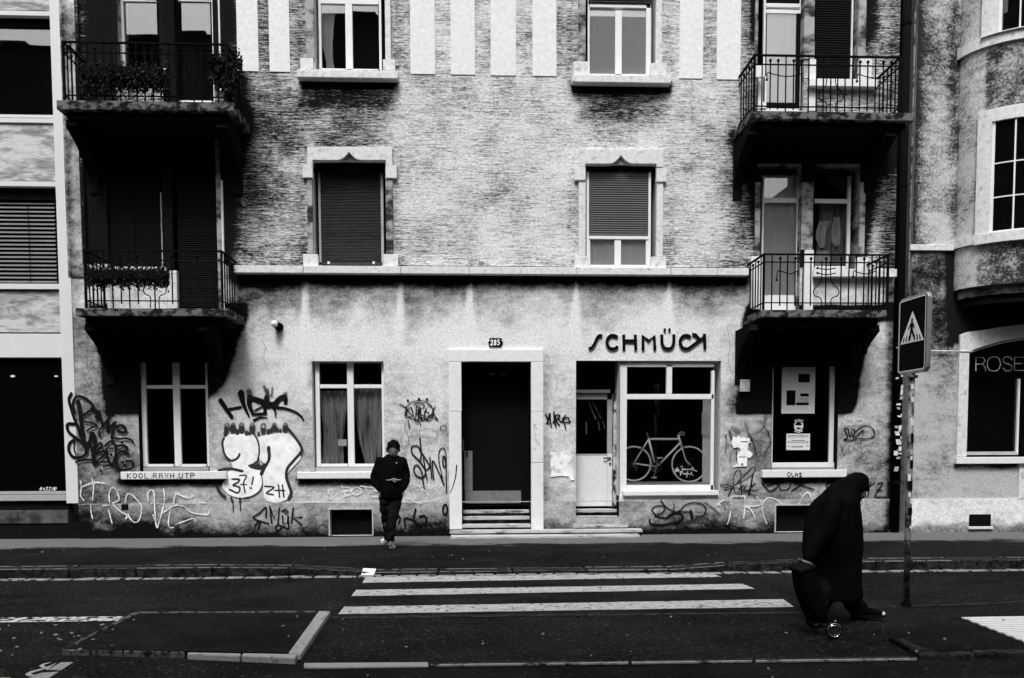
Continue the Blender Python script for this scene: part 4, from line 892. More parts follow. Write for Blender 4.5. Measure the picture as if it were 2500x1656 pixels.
foliage('foliage', M['leaf'], e, [(528, 150, 572, 225, -.9, -.4), (540, 130, 590, 200, -.7, -.2), (548, 180, 578, 262, -.85, -.5), (512, 140, 540, 200, -.85, -.6)], 1500, .045, 5)
mb = MB(); mb.tube([P(545, 246, -.6), P(548, 200, -.6), P(556, 150, -.55)], .012, 6); mb.build('stem', M['darkwood'], e)
bk = MB(); bk.pbox(524, 222, 551, 247, -.62, -.38); bk = bk.build('white_bucket', M['stone_white'], None, .01); prop(bk, 'white tub standing at the right end of the upper left balcony', 'tub')
for k, (a, b) in enumerate(((243, 262), (268.5, 287))):
    c_ = B('label_card', M['paper'], None, a, 238, b, 248.5, -.70, -.69); prop(c_, 'left of two white cards on the upper left balcony floor' if k == 0 else 'right of two white cards on the upper left balcony floor', 'card')

# ================================================================ ITEMS ON THE FACADE
lampo = empty('wall_lamp', P(670, 792, 0), 'small round white globe lamp high between the two left ground floor windows', 'lamp')
mb = MB(); c = P(670, 791, -.16); mb.ball(c, .058, 16, 12); mb.build('globe', M['white'], lampo, smooth=True)
mb = MB(); mb.tube([c+Vector((.02, .03, -.015)), c+Vector((.045, .16, -.03))], [.06, .075], 14); mb.build('fitting', M['iron'], lampo)
hn = empty('house_number', P(1210, 836, 0), 'dark number plate 285 above the house door', 'number plate')
B('plate', M['iron'], hn, 1194.5, 825.5, 1225, 847.5, -.025, 0, .004)
pa = Paint(1040, 780, 2.8, -.0262); text(pa, '285', 443, 175, 18, 34, 7.5, 0, 1.25); pa.build('number', M['sp_fill'], hn)
mb = MB()
for a in (1194, 1226): mb.ball(P(a, 836.5, -.02), .018, 8, 6)
mb.build('screws', M['iron'], hn); bpy.data.objects['screws']['kind'] = 'stuff'
jb = empty('junction_box', P(1820, 956, 0), 'small pale electrical box on the wall left of the poster window', 'junction box')
B('cover', M['stone'], jb, 1808.5, 927, 1831, 956, -.075, -.005, .006); mb = MB(); mb.tube([P(1819, 927, -.03), P(1819, 885, -.02)], .008, 6); mb.build('cable', M['iron'], jb)
for (a, b) in ((1812, 931), (1827, 931), (1812, 951), (1827, 951)): mb = MB(); mb.ball(P(a, b, -.076), .010, 8, 5); mb.build('screw', M['iron'], jb)
# shop sign: seven raised dark letters
ss = empty('shop_sign', P(1580, 850, 0), 'raised black letters SCHMÜCK on the wall above the shop window', 'shop sign')
def solid(parent, strokes, wpx, name='letter', ox=1380, oy=780, sc=2.85, Y=-.035, D=.033, m='ink'):
    mb = MB(); k = 0
    for pts, curve in strokes:
        q = catmull([Vector(p) for p in pts], 5) if curve else [Vector(p) for p in pts]
        L = []; Rr = []
        for i, p in enumerate(q):
            d = (q[min(i+1, len(q)-1)]-q[max(i-1, 0)]).normalized(); n = Vector((-d.y, d.x)); L.append(p+n*wpx/2); Rr.append(p-n*wpx/2)
        for i in range(len(q)-1):
            c = [P(ox+v.x/sc, oy+v.y/sc, Y-.0006*k) for v in (L[i], L[i+1], Rr[i+1], Rr[i])]; b = len(mb.v)
            mb.v += [tuple(v) for v in c]+[(v.x, v.y+D, v.z) for v in c]; mb.a += [1.]*8
            mb.f += [(b, b+1, b+2, b+3), (b, b+4, b+5, b+1), (b+3, b+2, b+6, b+7)]
            if i == 0: mb.f.append((b, b+3, b+7, b+4))
            if i == len(q)-2: mb.f.append((b+1, b+5, b+6, b+2))
        k += 1
    return mb.build(name, M[m], parent)
WL = 19
solid(ss, [([(165, 200), (184, 197), (205, 168), (222, 130), (238, 112), (258, 114)], True)], WL)
solid(ss, [([(364, 124), (345, 112), (318, 112), (297, 132), (292, 165), (303, 192), (325, 204), (350, 200), (366, 186)], True)], WL)
solid(ss, [([(408, 106), (410, 212)], False), ([(489, 106), (492, 212)], False), ([(408, 148), (490, 148)], False)], WL)
solid(ss, [([(543, 212), (542, 112), (583, 148), (620, 112), (625, 212)], False)], WL)
solid(ss, [([(673, 104), (675, 165), (690, 196), (715, 203), (740, 196), (756, 165), (757, 104)], True), ([(687, 72), (701, 72)], False), ([(720, 71), (734, 71)], False)], WL)
solid(ss, [([(874, 122), (852, 111), (825, 113), (806, 135), (802, 165), (812, 190), (835, 203), (860, 200), (886, 182)], True)], WL)
solid(ss, [([(970, 100), (974, 204)], False), ([(886, 104), (905, 104), (938, 142)], False), ([(884, 184), (930, 148), (968, 122)], False)], WL)
# downpipe in the dark slot between the houses
X0, X1 = BX1, P(2242, 0).x
sl_ = MB().box(X0, X1, .45, .5, -.12, ZTOP+1).build('party_slot', M['soffit'], None); prop(sl_, 'dark recessed slot wall between the old house and the bay windowed house', 'wall')
dp = empty('downpipe', P(2215, 1290, -.02), 'black sticker covered downpipe between the old house and its right neighbour', 'downpipe')
xp = (X0+X1)/2; mb = MB(); mb.tube([(xp-.03, .02, -.1), (xp-.03, .02, ZTOP)], .075, 16); mb.build('pipe', M['iron'], dp, smooth=True)
for z in (.9, 3.4, 6.2, 9.0): mb = MB(); mb.tube([(xp-.03, .02, z), (xp-.03, .02, z+.05)], .085, 16); mb.build('clamp', M['iron'], dp)
mb = MB(); mb.tube([(X1-.05, .0, 3.6), (X1-.05, .0, ZTOP)], .018, 8); mb.build('thin_pipe', M['steel'], dp)
random.seed(21)
for k in range(34):
    z = random.uniform(1.1, 3.25) if k > 5 else random.uniform(2.9, 3.5); a = random.uniform(-2.3, -.9); r = .0765
    cx_, cy_ = xp-.03+r*math.cos(a), .02+r*math.sin(a); wv = Vector((-math.sin(a), math.cos(a), 0))*random.uniform(.012, .038); hv = Vector((0, 0, random.uniform(.012, .05)))
    hv = hv+wv*random.uniform(-.3, .3); c = Vector((cx_, cy_, z))+Vector((math.cos(a), math.sin(a), 0))*.002*random.random()
    mb = MB(); mb.prism([c-wv-hv, c+wv-hv, c+wv+hv, c-wv+hv], Vector((-math.cos(a), -math.sin(a), 0))*-.0015); mb.build('sticker', M[random.choice(['paper', 'paper', 'stone', 'grey_paint'])], dp)

# ================================================================ LEFT NEIGHBOUR
nb = empty('office_building', P(0, 1290, 0), 'modern building at the left edge with marble bands, blinds and a black shop front', 'building'); nb.location.z = 0
PX0, PX1 = P(135.5, 430).x, P(165.5, 430).x
def lb(name, m, y0, y1, Yf=.0, Yb=.3, x0=-420, bevel=0, x1=None):
    X0 = P(x0, (y0+y1)/2, Yf).x; X1 = PX0-.004 if x1 is None else x1; mb = MB().box(X0, X1, Yf, Yb, P(60, y1, Yf).z, P(60, y0, Yf).z); return mb.build(name, M[m], nb, bevel)
MB().box(PX0, PX1, -.012, .6, P(180, 1229).z, ZTOP+.5).build('pilaster', M['pilaster'], nb, .004)
lb('marble_band', 'marble', -330, 24, .05); lb('frame_band', 'pilaster', 27, 38, .0, .3, bevel=.004)
w = lb('window', 'black', 38.5, 66, .10); prop(w, 'upper strip window mirroring the sky and a hill'); 
w2 = B('pane', M['glass'], w, -420, 66, 127, 277, .14, .15); MB().box(P(-420, 170).x, PX0-.01, .30, .34, P(60, 300).z, P(60, 40).z).build('backing', M['room'], w); B('frame', M['pilaster'], w, -420, 277.5, 130, 284, .05, .2, .003); B('sill', M['pilaster'], w, -420, 286.5, 130, 297, .02, .2, .003)
lb('marble_band', 'marble', 301, 441, .05); lb('frame_band', 'pilaster', 443, 455, .0, .3, bevel=.004)
lb('marble_band', 'marble', 711, 811, .05); lb('frame_band', 'pilaster', 815, 873, .03, .3, bevel=.004)
w = lb('window', 'pilaster', 693, 706, .0, .3, bevel=.004); prop(w, 'strip window with half raised metal blind'); B('blind_box', M['black'], w, -420, 456, 135, 486, .10, .3)
q = R(-420, 490, 137, 692, .16); n = 20; h = (q[3]-q[2])/n
for k in range(n):
    z = q[2]+h*k; mb = MB(); mb.prism([(q[0], .13, z+h*.18), (q[0], .145, z+h*.62), (q[0], .19, z+h*.86), (q[0], .185, z+h*.70)], (q[1]-q[0], 0, 0)); mb.build('slat', M['blind'], w)
mb = MB(); mb.pbox(70.5, 500, 71.8, 692, .12, .125); mb.build('cord', M['iron'], w)
lb('dark_back', 'room', 455, 711, .28, .35)
w = lb('shop_front', 'black', 876, 1199, .12, .16); prop(w, 'black shop front glazing with a phone number near its foot'); B('pane', M['glass_dark'], w, -420, 878, 160, 1198, .11, .118)
for (a, b, r_) in ((31, 919.5, .045), (137, 920, .03)):
    pass
pa = Paint(0, 820, 3.136, .108); text(pa, '0433110', 302, 1184, 17, 24, 4.5, .35, 1.3); pa.build('phone_number', M['sp_fill'], w)
for x, s_ in ((31, 9), (137, 7)): mb = MB(); mb.ball(P(x, 919, .106), s_/270, 12, 8, (1.3, .1, .6)); mb.build('ceiling_light', M['paper'], w)
lb('ledge', 'grey_paint', 1200.5, 1207, .06, .2, bevel=.003); lb('ledge', 'grey_paint', 1208.5, 1223, .04, .2, bevel=.003); lb('base_band', 'soffit', 1223.5, 1246, .10, .2); lb('base_stone', 'marble_dark', 1246.5, 1278, .02, .2); lb('base_stone', 'soffit', 1278.5, 1316, .04, .2, x1=PX1-.01)
MB().box(P(-420, 600).x, PX1-.02, .36, 9, -.2, ZTOP+.3).build('building_body', M['marble'], nb)

# ================================================================ RIGHT NEIGHBOUR WITH ROUND BAY
rb = empty('bay_house', P(2400, 1290, 0), 'roughcast house at the right edge with a rounded bay and arched shop window', 'building'); rb.location.z = 0
RX0 = P(2242, 0).x; JX = P(2329, 650).x; ZR = ZTOP+.4
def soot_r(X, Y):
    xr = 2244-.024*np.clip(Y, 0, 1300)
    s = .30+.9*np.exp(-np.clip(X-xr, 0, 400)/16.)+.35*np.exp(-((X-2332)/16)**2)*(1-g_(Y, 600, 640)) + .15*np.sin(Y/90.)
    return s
wall_grid('upper_wall', RX0, 10.6, P(2280, 611).z, ZR, .0, M['rough'], rb, soot_r, holes=False)
def darken_r2(X, Y):  # darker under the bay, along the cable line and below the sill
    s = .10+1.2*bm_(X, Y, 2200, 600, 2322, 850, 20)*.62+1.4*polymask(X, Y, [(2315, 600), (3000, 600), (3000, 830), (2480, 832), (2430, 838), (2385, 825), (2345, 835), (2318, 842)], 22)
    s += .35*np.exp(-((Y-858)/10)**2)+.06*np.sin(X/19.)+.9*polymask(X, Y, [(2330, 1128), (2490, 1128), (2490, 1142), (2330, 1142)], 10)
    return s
SHX0, SHX1 = P(2362, 970).x, 11.6; SHZ0, SHZ1 = P(2420, 1122).z, P(2420, 858).z
HRo = HR; HR = {'a': (SHX0, SHX1, SHZ0, SHZ1+.35)}
wall_grid('lower_wall', RX0, 12.5, P(2280, 1219).z, P(2280, 611).z, .0, M['rsmooth'], rb, darken_r2)
HR = HRo
def soot_rp(X, Y): return .02+.75*g_(Y, 1268+6*np.sin(X/13.), 1290)
wall_grid('plinth', RX0, 12.5, -.1, P(2280, 1219).z, -.02, M['plaster'], rb, soot_rp, holes=False)
MB().box(RX0, 12.5, -.0195, -.001, P(2280, 1219).z-.0005, P(2280, 1219).z+.004).build('plinth_ledge', M['plaster'], rb)
q = R(2366, 1256, 2419, 1285, -.025); MB().box(q[0], q[1], -.026, -.021, q[2], q[3]).build('vent', M['black'], rb); MB().box(q[0]-.02, q[1]+.03, -.06, -.021, q[2]-.05, q[2]-.005).build('vent_sill', M['stone'], rb, .004)
MB().box(RX0, 12.5, .5, 9, -.2, ZR).build('building_body', M['rsmooth'], rb)
MB().box(RX0, RX0+.02, .003, .5, -.1, ZR).build('party_wall', M['rsmooth'], rb)
mb = MB(); q = R(2226, 597, 2329, 611.5, -.05); mb.box(RX0-.06, JX+.02, -.05, 0, q[2], q[3]); mb.build('string_course', M['stone'], rb, .006)
# bay
BC = Vector((JX+1.40, 0, 0)); RXe, RYe = 1.40, .93
def bp(th, off=0.): return BC.x-(RXe+off)*math.cos(th), -(RYe+off)*math.sin(th)
def thpx(px, py, off=0.):
    lo, hi = 0.0, 1.9
    zt = None
    for _ in range(40):
        mid = (lo+hi)/2; x, y = bp(mid, off); p = P(px, py, y)
        if p.x > x: lo = mid
        else: hi = mid
    return (lo+hi)/2
def bz(px, py, off=0.): th = thpx(px, py, off); return P(px, py, bp(th, off)[1]).z
def patch(name, m, parent, t0, t1, z0, z1, off0, off1, attr=None, n=None, nz=1):
    n = n or max(2, int((t1-t0)/.05)); mb = MB(); t = [t0+(t1-t0)*k/n for k in range(n+1)]
    if attr:
        nz = int((z1-z0)/.06)+1
        for j in range(nz+1):
            z = z0+(z1-z0)*j/nz
            for a in t:
                x, y = bp(a, off1); mb.v.append((x, y, z)); mb.a.append(attr(a, z))
        for j in range(nz):
            for k in range(n): a = j*(n+1)+k; mb.f.append((a, a+1, a+n+2, a+n+1))
        return mb.build(name, M[m], parent, attr='soot_shade', smooth=True)
    out = [bp(a, off1) for a in t]; inn = [bp(a, off0) for a in t]
    mb.prism([(x, y, z0) for x, y in out]+[(x, y, z0) for x, y in reversed(inn)], (0, 0, z1-z0)); return mb.build(name, M[m], parent)
tj = 0.0; TE = math.pi
zb = P(2329, 711).z; zr1a, zr1b = P(2329, 611).z, P(2329, 590).z; zr2a, zr2b = P(2329, 148).z, P(2329, 124).z
t1 = thpx(2400, 100); tw = thpx(2388, 450); tg = thpx(2421, 450); tg2 = thpx(2441, 40); tm = 2*1.5708
def sa(a, z): return .18+.45*(1 if zr1b-.02 > z and a > tw+.03 else 0)+.5*(1 if (zr1b+2 < z < zr2a and a > t1+.06) else 0)*1.0+.35*math.exp(-a/.05)
patch('bay_wall', 'rough', rb, 0, TE, zb, ZR, 0, 0, sa)
def ring(name, z0, z1, ts, off, m='stone'):
    for a, b in zip(ts[:-1], ts[1:]): patch(name, m, rb, a+.004, b-.004, z0, z1, -.02, off)
ring('ring_stone', zr1a, zr1b, [0, tw, 1.2, 1.95, TE-tw, TE], .05); ring('ring_stone', zr2a, zr2b, [0, t1, 1.1, 1.95, TE-t1, TE], .05)
# bay windows: surround stones, glass and bars
def baywin(lab, ts, tgl, zs0, zs1, zg0, zg1, hbars, vb):
    w = patch('window', 'glass_dark', rb, tgl, TE-tgl, zg0, zg1, .012, .020); prop(w, lab)
    patch('backing', 'room', w, tgl, TE-tgl, zg0, zg1, .001, .004)
    for a, b in ((ts, tgl), (TE-tgl, TE-ts)): patch('jamb_stone', 'stone', w, a, b, zg0, zg1, -.02, .06)
    for a, b in ((ts, 1.2), (1.204, 1.93), (1.934, TE-ts)): 
        if zs1 > zg1: patch('lintel_stone', 'stone', w, a, b, zg1+.002, zs1, -.02, .06)
        patch('sill_stone', 'stone', w, a, b, zs0, zg0-.002, -.02, .09)
    patch('frame', 'white', w, tgl, tgl+.035, zg0, zg1, .015, .03); patch('frame', 'white', w, tgl, TE-tgl, zg0, zg0+.035, .015, .032)
    for z in hbars: patch('glazing_bar', 'white', w, tgl+.035, TE-tgl, z-.010, z+.010, .015, .028)
    for a in vb: patch('glazing_bar', 'white', w, a-.010, a+.010, zg0+.035, zg1, .015, .030)
zg1 = bz(2423, 299, .03); zg0 = bz(2423, 570, .03)
baywin('broad curved bay window with white glazing bars', tw, tg, bz(2388, 597, .09), bz(2388, 275, .06), zg0, zg1, [bz(2425, 401, .02), bz(2425, 483.5, .02)], [thpx(2476, 450, .02)+k*.36 for k in range(5)])
baywin('upper curved bay window cut by the picture top', t1, tg2, zr2b+.002, ZR, bz(2441, 82, .03), ZR-.3, [], [thpx(2491, 40, .02)+k*.36 for k in range(5)])
mb = MB(); mb.v = []; pts = [bp(TE*k/40, .0) for k in range(41)]; mb.prism([(x, y, zb-.03) for x, y in pts], (0, 0, .029)); mb.build('bay_soffit', M['soffit'], rb)
patch('bay_moulding', 'stone_dirty', rb, .0, TE, zb-.16, zb-.031, -.12, -.08)
patch('bay_moulding', 'soffit', rb, .0, TE, zb-.30, zb-.161, -.25, -.14)
# shop front with segmental arch
mb = MB(); Ys = -.05
arch = [(2345, 817.5), (2362, 811), (2400, 806), (2460, 796), (2560, 786), (2700, 790), (2700, 820), (2560, 819), (2500, 824), (2450, 832), (2400, 846), (2366, 858), (2344.5, 858)]
mb.prism([P(a, b, Ys) for a, b in arch], (0, .1, 0)); an = mb.build('shop_window', M['stone'], rb, .004); prop(an, 'arched shop window lettered ROSE')
MB().pbox(2339.5, 859, 2363.5, 1115, Ys, .06).build('jamb_stone', M['stone'], an, .004)
q = R(2336, 1116, 2700, 1132, -.09); MB().box(q[0], q[1], -.09, .06, q[2], q[3]).build('sill', M['stone_white'], an, .006)
B('pane', M['glass_dark'], an, 2358, 800, 2760, 1116, .12, .128); B('backing', M['room'], an, 2350, 780, 2760, 1120, .4, .42)
mb = MB(); mb.tube([P(a, b, .02) for a, b in ((2366, 862), (2400, 850), (2450, 836), (2500, 828), (2560, 823), (2640, 822))], .010, 6); mb.build('arch_bar', M['white'], an)
B('mullion', M['white'], an, 2484, 925, 2488.5, 1110, .08, .12); B('bottom_frame', M['grey_paint'], an, 2358, 1103, 2484, 1111, .06, .12, .003)
pa = Paint(2120, 680, 2.376, .118)
for l, cvx in (([(624, 535), (624, 458), (665, 458), (678, 475), (665, 496), (624, 498)], False), ([(660, 498), (676, 512), (680, 535)], True), ([(768, 497), (755, 462), (728, 455), (700, 465), (690, 497), (700, 528), (728, 537), (755, 528), (768, 497)], True),
    ([(835, 475), (822, 458), (795, 456), (782, 472), (792, 490), (820, 500), (834, 515), (825, 533), (800, 537), (782, 520)], True), ([(902, 458), (848, 458), (848, 534), (902, 534)], False), ([(848, 494), (895, 494)], False)): pa.st(l, 4.6, cvx)
pa.build('lettering', M['sp_white'], an)
pz = R(2488, 1133, 2700, 1217, -.03); MB().box(pz[0], pz[1]+.5, -.03, 0, pz[2], pz[3]).build('pier_panel', M['stone'], rb, .004)
cb = MB(); cb.tube([P(2236, 856, -.04), P(2300, 857, -.05), P(2375, 858, -.06)], .010, 6); cb = cb.build('wall_cable', M['stone'], rb)

# ================================================================ OPPOSITE SIDE OF THE STREET (seen only mirrored in the panes)
for k, (x0, x1, h, lab) in enumerate(((-40, -16.2, 18.75, 'leftmost dark row house across the street, mirrored in the panes at the left edge'), (-16.2, -8.6, 19.35, 'narrow dark row house across the street between two wider ones'), (-8.6, 11, 20.3, 'dark row house straight across the street, left of the low gabled house'), (17.5, 44, 19.0, 'dark row house across the street, right of the low gabled house'))):
    e = empty('row_house', ((x0+x1)/2, -21, 0), lab, 'building', 'houses across the street')
    MB().box(x0, x1-.01, -31, -21, -.4, h-.3).build('wall', M['opp'], e); mb = MB(); mb.prism([(x0+.002, -20.7, h-.3), (x0+.002, -25, h+1.2), (x0+.002, -31.3, h-.3)], (x1-x0-.004, 0, 0)); rf = mb.build('roof', M['soffit'], e)
    for j in range(3): MB().box(x0+3+j*8, x0+4.1+j*8, -23.6, -22.4, h-.2, h+.7).build('chimney', M['opp'], rf)
    for fl in range(4):
        for j in range(int((x1-x0)/3.2)):
            xx = x0+1.2+j*3.2; MB().box(xx, xx+1.1, -21.001, -20.97, 4.4+fl*3.3, 6.2+fl*3.3).build('window', M['black'], e)

e = empty('row_house', (14.2, -21, 0), 'low gabled dark house between taller ones across the street', 'building', 'houses across the street')
mb = MB(); mb.prism([(11.01, -21, -.4), (17.49, -21, -.4), (17.49, -21, 10.6), (15.0, -21, 14.0), (11.01, -21, 9.2)], (0, -10, 0)); mb.build('wall', M['opp'], e)
for a, b in (((10.9, 9.15), (15.0, 14.05)), ((15.0, 14.05), (17.45, 10.7))):
    mb = MB(); mb.prism([(a[0], -20.8, a[1]), (b[0], -20.8, b[1]), (b[0], -20.8, b[1]+.15), (a[0], -20.8, a[1]+.15)], (0, -10.3, 0)); mb.build('roof', M['soffit'], e)
for zz in (4.4, 7.2):
    for xx in (12.2, 14.2, 16.0): MB().box(xx, xx+1, -20.999, -20.97, zz, zz+1.7).build('window', M['black'], e)
# ================================================================ PEDESTRIAN CROSSING SIGN
sb = G(2212, 1481, RZ); sg = empty('crossing_sign', sb, 'tall pedestrian crossing sign on a sticker covered pole at the right kerb', 'road sign')
PXs, PYs = sb.x, sb.y
ztop = P(2228, 722, PYs).z; zbot = P(2222, 912, PYs).z
mb = MB(); mb.tube([(PXs, PYs, RZ-.05), (PXs, PYs, zbot+.004)], .032, 16); mb.build('pole', M['steel'], sg, smooth=True)
mb = MB(); mb.tube([(PXs, PYs, RZ-.01), (PXs, PYs, RZ+.05)], .05, 16); mb.build('pole_socket', M['iron'], sg)
xl_ = P(2199, 820, PYs+.25).x; xr_ = P(2258, 820, PYs-.25).x; xs_ = (xl_+xr_)/2; tl, tr = .255, .255; th = .042
def rrect(y0, y1, z0, z1, r, n=5):
    o = []
    for cy, cz, a0 in ((y1-r, z1-r, 0), (y0+r, z1-r, 90), (y0+r, z0+r, 180), (y1-r, z0+r, 270)):
        for k in range(n+1): a = math.radians(a0+90*k/n); o.append((cy+r*math.cos(a), cz+r*math.sin(a)))
    return o
yA, yB = PYs-.26, PYs+.26
ang = math.radians(-3.0); ca, sa_ = math.cos(ang), math.sin(ang)
def sp(y, z, off):                                    # plate coordinates: y across, off = out of the face (towards -x)
    dy = y-PYs; return Vector((xs_-off*ca+dy*sa_, PYs+dy*ca+off*sa_, z))
mb = MB(); rr = rrect(yA, yB, zbot, ztop, .07); mb.prism([sp(y, z, 0) for y, z in rr], Vector((th, 0, 0))); mb.build('housing', M['alu'], sg, .004)
mb = MB(); rr = rrect(yA+.028, yB-.028, zbot+.028, ztop-.028, .03); mb.prism([sp(y, z, .004) for y, z in rr], Vector((.004, 0, 0))); mb.build('sign_face', M['sign_blue'], sg)
mb = MB(); o_ = rrect(yA+.026, yB-.026, zbot+.026, ztop-.026, .032); i_ = rrect(yA+.037, yB-.037, zbot+.037, ztop-.037, .024)
for k in range(len(o_)):
    j = (k+1) % len(o_); mb.quad(sp(*o_[k], .007), sp(*o_[j], .007), sp(*i_[j], .007), sp(*i_[k], .007))
mb.build('white_border', M['white'], sg)
H_ = ztop-zbot; zc = lambda f: zbot+H_*f
mb = MB(); mb.prism([sp(yB-.055, zc(.40), .0065), sp(yA+.055, zc(.40), .0065), sp(PYs, zc(.80), .0065)], Vector((.002, 0, 0))); mb.build('triangle', M['white'], sg)
mb = MB(); k_ = 0
def sbar(pts, off=.0085):
    mb.prism([sp(y, z, off) for y, z in pts], Vector((.001, 0, 0)))
for t in (-.15, -.10, -.05, .05, .10, .15):
    a = PYs-t; top = .48 if abs(t) > .12 else .495; sbar([(a-.010, zc(.42)), (a+.010, zc(.42)), (a+.008-t*-.1, zc(top)), (a-.008-t*-.1, zc(top))])
def seg(y0, z0, y1, z1, w0, w1, off):
    d = Vector((y1-y0, z1-z0)).normalized(); n = Vector((-d.y, d.x)); sbar([(y0+n.x*w0, z0+n.y*w0), (y0-n.x*w0, z0-n.y*w0), (y1-n.x*w1, z1-n.y*w1), (y1+n.x*w1, z1+n.y*w1)], off)
seg(PYs+.0, zc(.655), PYs+.005, zc(.56), .024, .018, .0092); seg(PYs+.01, zc(.565), PYs+.035, zc(.43), .015, .010, .0096); seg(PYs-.0, zc(.565), PYs-.055, zc(.435), .015, .010, .0100)
seg(PYs+.01, zc(.65), PYs+.06, zc(.58), .009, .007, .0104); seg(PYs-.01, zc(.65), PYs-.045, zc(.58), .009, .007, .0108); mb.ball(sp(PYs+.0, zc(.685), .009), .018, 10, 6, (.1, 1, 1.2))
fig = mb.build('walking_figure', M['ink'], sg); fig['kind'] = 'stuff'
for z in (zbot-.05,): MB().box(PXs-.045, PXs+.045, PYs-.045, PYs+.045, z, z+.03).build('clamp', M['steel'], sg, .004)
random.seed(5)
for k, (z, w_, h_, m) in enumerate(((2.18, .05, .05, 'paper'), (2.05, .05, .05, 'paper'), (1.80, .045, .07, 'paper'), (1.62, .05, .10, 'iron'), (1.50, .04, .05, 'grey_paint'), (1.35, .05, .12, 'iron'), (1.22, .03, .07, 'paper'), (1.12, .05, .10, 'iron'), (.98, .035, .06, 'paper'), (.86, .05, .08, 'iron'), (.70, .03, .05, 'paper'), (.60, .05, .12, 'steel'), (1.44, .02, .04, 'paper'), (1.05, .02, .05, 'stone'))):
    a = -1.57+random.uniform(-.5, .5); r = .0328+.0004*k; mb = MB(); n = 6; hw = w_/2/.033
    o = []; 
    for j in range(n+1):
        t = a-hw+2*hw*j/n; o.append((PXs+r*math.cos(t), PYs+r*math.sin(t)))
    for j in range(n): mb.quad((o[j][0], o[j][1], z), (o[j+1][0], o[j+1][1], z), (o[j+1][0], o[j+1][1], z+h_), (o[j][0], o[j][1], z+h_))
    mb.build('sticker', M[m], sg)

# ================================================================ BICYCLE IN THE SHOP WINDOW
bY = .205; bq = lambda x, y, d=0: P(1520+x/9.8, 1040+y/9.8, bY+d)
bk = empty('bicycle', bq(800, 1350), 'cream coloured racing bicycle frame with pale rims standing in the shop window', 'bicycle')
def ringm(c, r, t, n=48, flat=.5):
    mb = MB(); i0 = 0; nn = 8
    for k in range(n):
        a = 6.28318*k/n; d = Vector((math.cos(a), 0, math.sin(a)))
        for j in range(nn):
            b = 6.28318*j/nn; mb.v.append(tuple(c+d*(r+t*math.cos(b))+Vector((0, t*math.sin(b), 0)))); mb.a.append(1.)
    for k in range(n):
        for j in range(nn):
            k2, j2 = (k+1) % n, (j+1) % nn; mb.f.append((k*nn+j, k2*nn+j, k2*nn+j2, k*nn+j2))
    return mb
for cx_, cy_, rp in ((1597, 920, 432), (272, 905, 418)):
    c = bq(cx_, cy_); r = rp/9.8/(F/(14.2+bY)); wh = ringm(c, r-.008, .0145).build('wheel', M['bikewhite'], bk, smooth=True)
    hb = MB(); hb.tube([c+Vector((0, -.04, 0)), c+Vector((0, .04, 0))], .022, 14); hb.build('hub', M['alu'], wh)
    sp_ = MB()
    for k in range(24):
        a = 6.283*k/24; sp_.tube([c+Vector((.02*math.cos(a+.8), .02*(-1)**k, .02*math.sin(a+.8))), c+Vector(((r-.015)*math.cos(a), 0, (r-.015)*math.sin(a)))], .0008, 4)
    prop(sp_.build('spokes', M['steel'], wh), kind='stuff')
fr = MB()
for pts, r in (([(622, 312), (762, 880)], .020), ([(628, 316), (1342, 318)], .019), ([(1378, 408), (840, 960)], .019), ([(1330, 225), (1424, 530)], .021), ([(618, 330), (268, 895)], .013), ([(268, 900), (800, 975)], .014)): fr.tube([bq(*p) for p in pts], r, 10)
fr.build('frame', M['bikewhite'], bk, smooth=True)
mb = MB(); mb.tube(catmull([bq(1424, 530, -.05), bq(1470, 690, -.05), bq(1510, 815, -.05), bq(1597, 915, -.05)], 4), .010, 8); mb.build('fork', M['bikewhite'], bk, smooth=True)
mb = MB(); mb.tube([bq(580, 150), bq(622, 312)], .012, 8); mb.build('seat_post', M['alu'], bk)
mb = MB(); mb.tube([bq(1330, 225), bq(1318, 205), bq(1400, 212), bq(1450, 212)], .013, 8)
mb.tube(catmull([bq(1445, 212, -.06), bq(1470, 215, -.065), bq(1475, 190, -.065), bq(1430, 150, -.065), bq(1350, 170, -.06)], 4), .010, 8); mb.tube([bq(1445, 212, -.06), bq(1445, 212, .30)], .011, 8); mb.build('handlebar', M['alu'], bk); bpy.data.objects['handlebar']['kind'] = 'stuff'
cr_ = bq(808, 985, -.05); g = ringm(cr_, .088, .007, 32).build('chainring', M['steel'], bk)
mb = MB()
for k in range(5): a = 6.283*k/5+.4; mb.tube([cr_, cr_+Vector((.085*math.cos(a), 0, .085*math.sin(a)))], .007, 6)
mb.build('spider', M['steel'], g)
for e_, pd in (((750, 1210), (745, 1235)), ((850, 770), (880, 765))):
    mb = MB(); mb.tube([bq(812, 985, -.07), bq(*e_, -.07)], .009, 8); c_ = mb.build('crank', M['alu'], bk); p = bq(*pd, -.09); MB().box(p.x-.045, p.x+.045, p.y-.04, p.y+.03, p.z-.012, p.z+.012).build('pedal', M['alu'], c_)
mb = MB(); mb.tube([bq(x, y, -.04) for x, y in ((255, 920), (270, 975), (335, 1000), (325, 1080))], .007, 6); mb.build('derailleur', M['steel'], bk)
for a, b in (((440, 540), (500, 490)), ((1430, 470), (1490, 540))): mb = MB(); mb.tube([bq(*a, -.03), bq(*b, -.03)], .012, 6); mb.build('brake', M['steel'], bk)
pa = Paint(1520, 1040, 9.8, .0965)     # script lettering on the inside of the pane
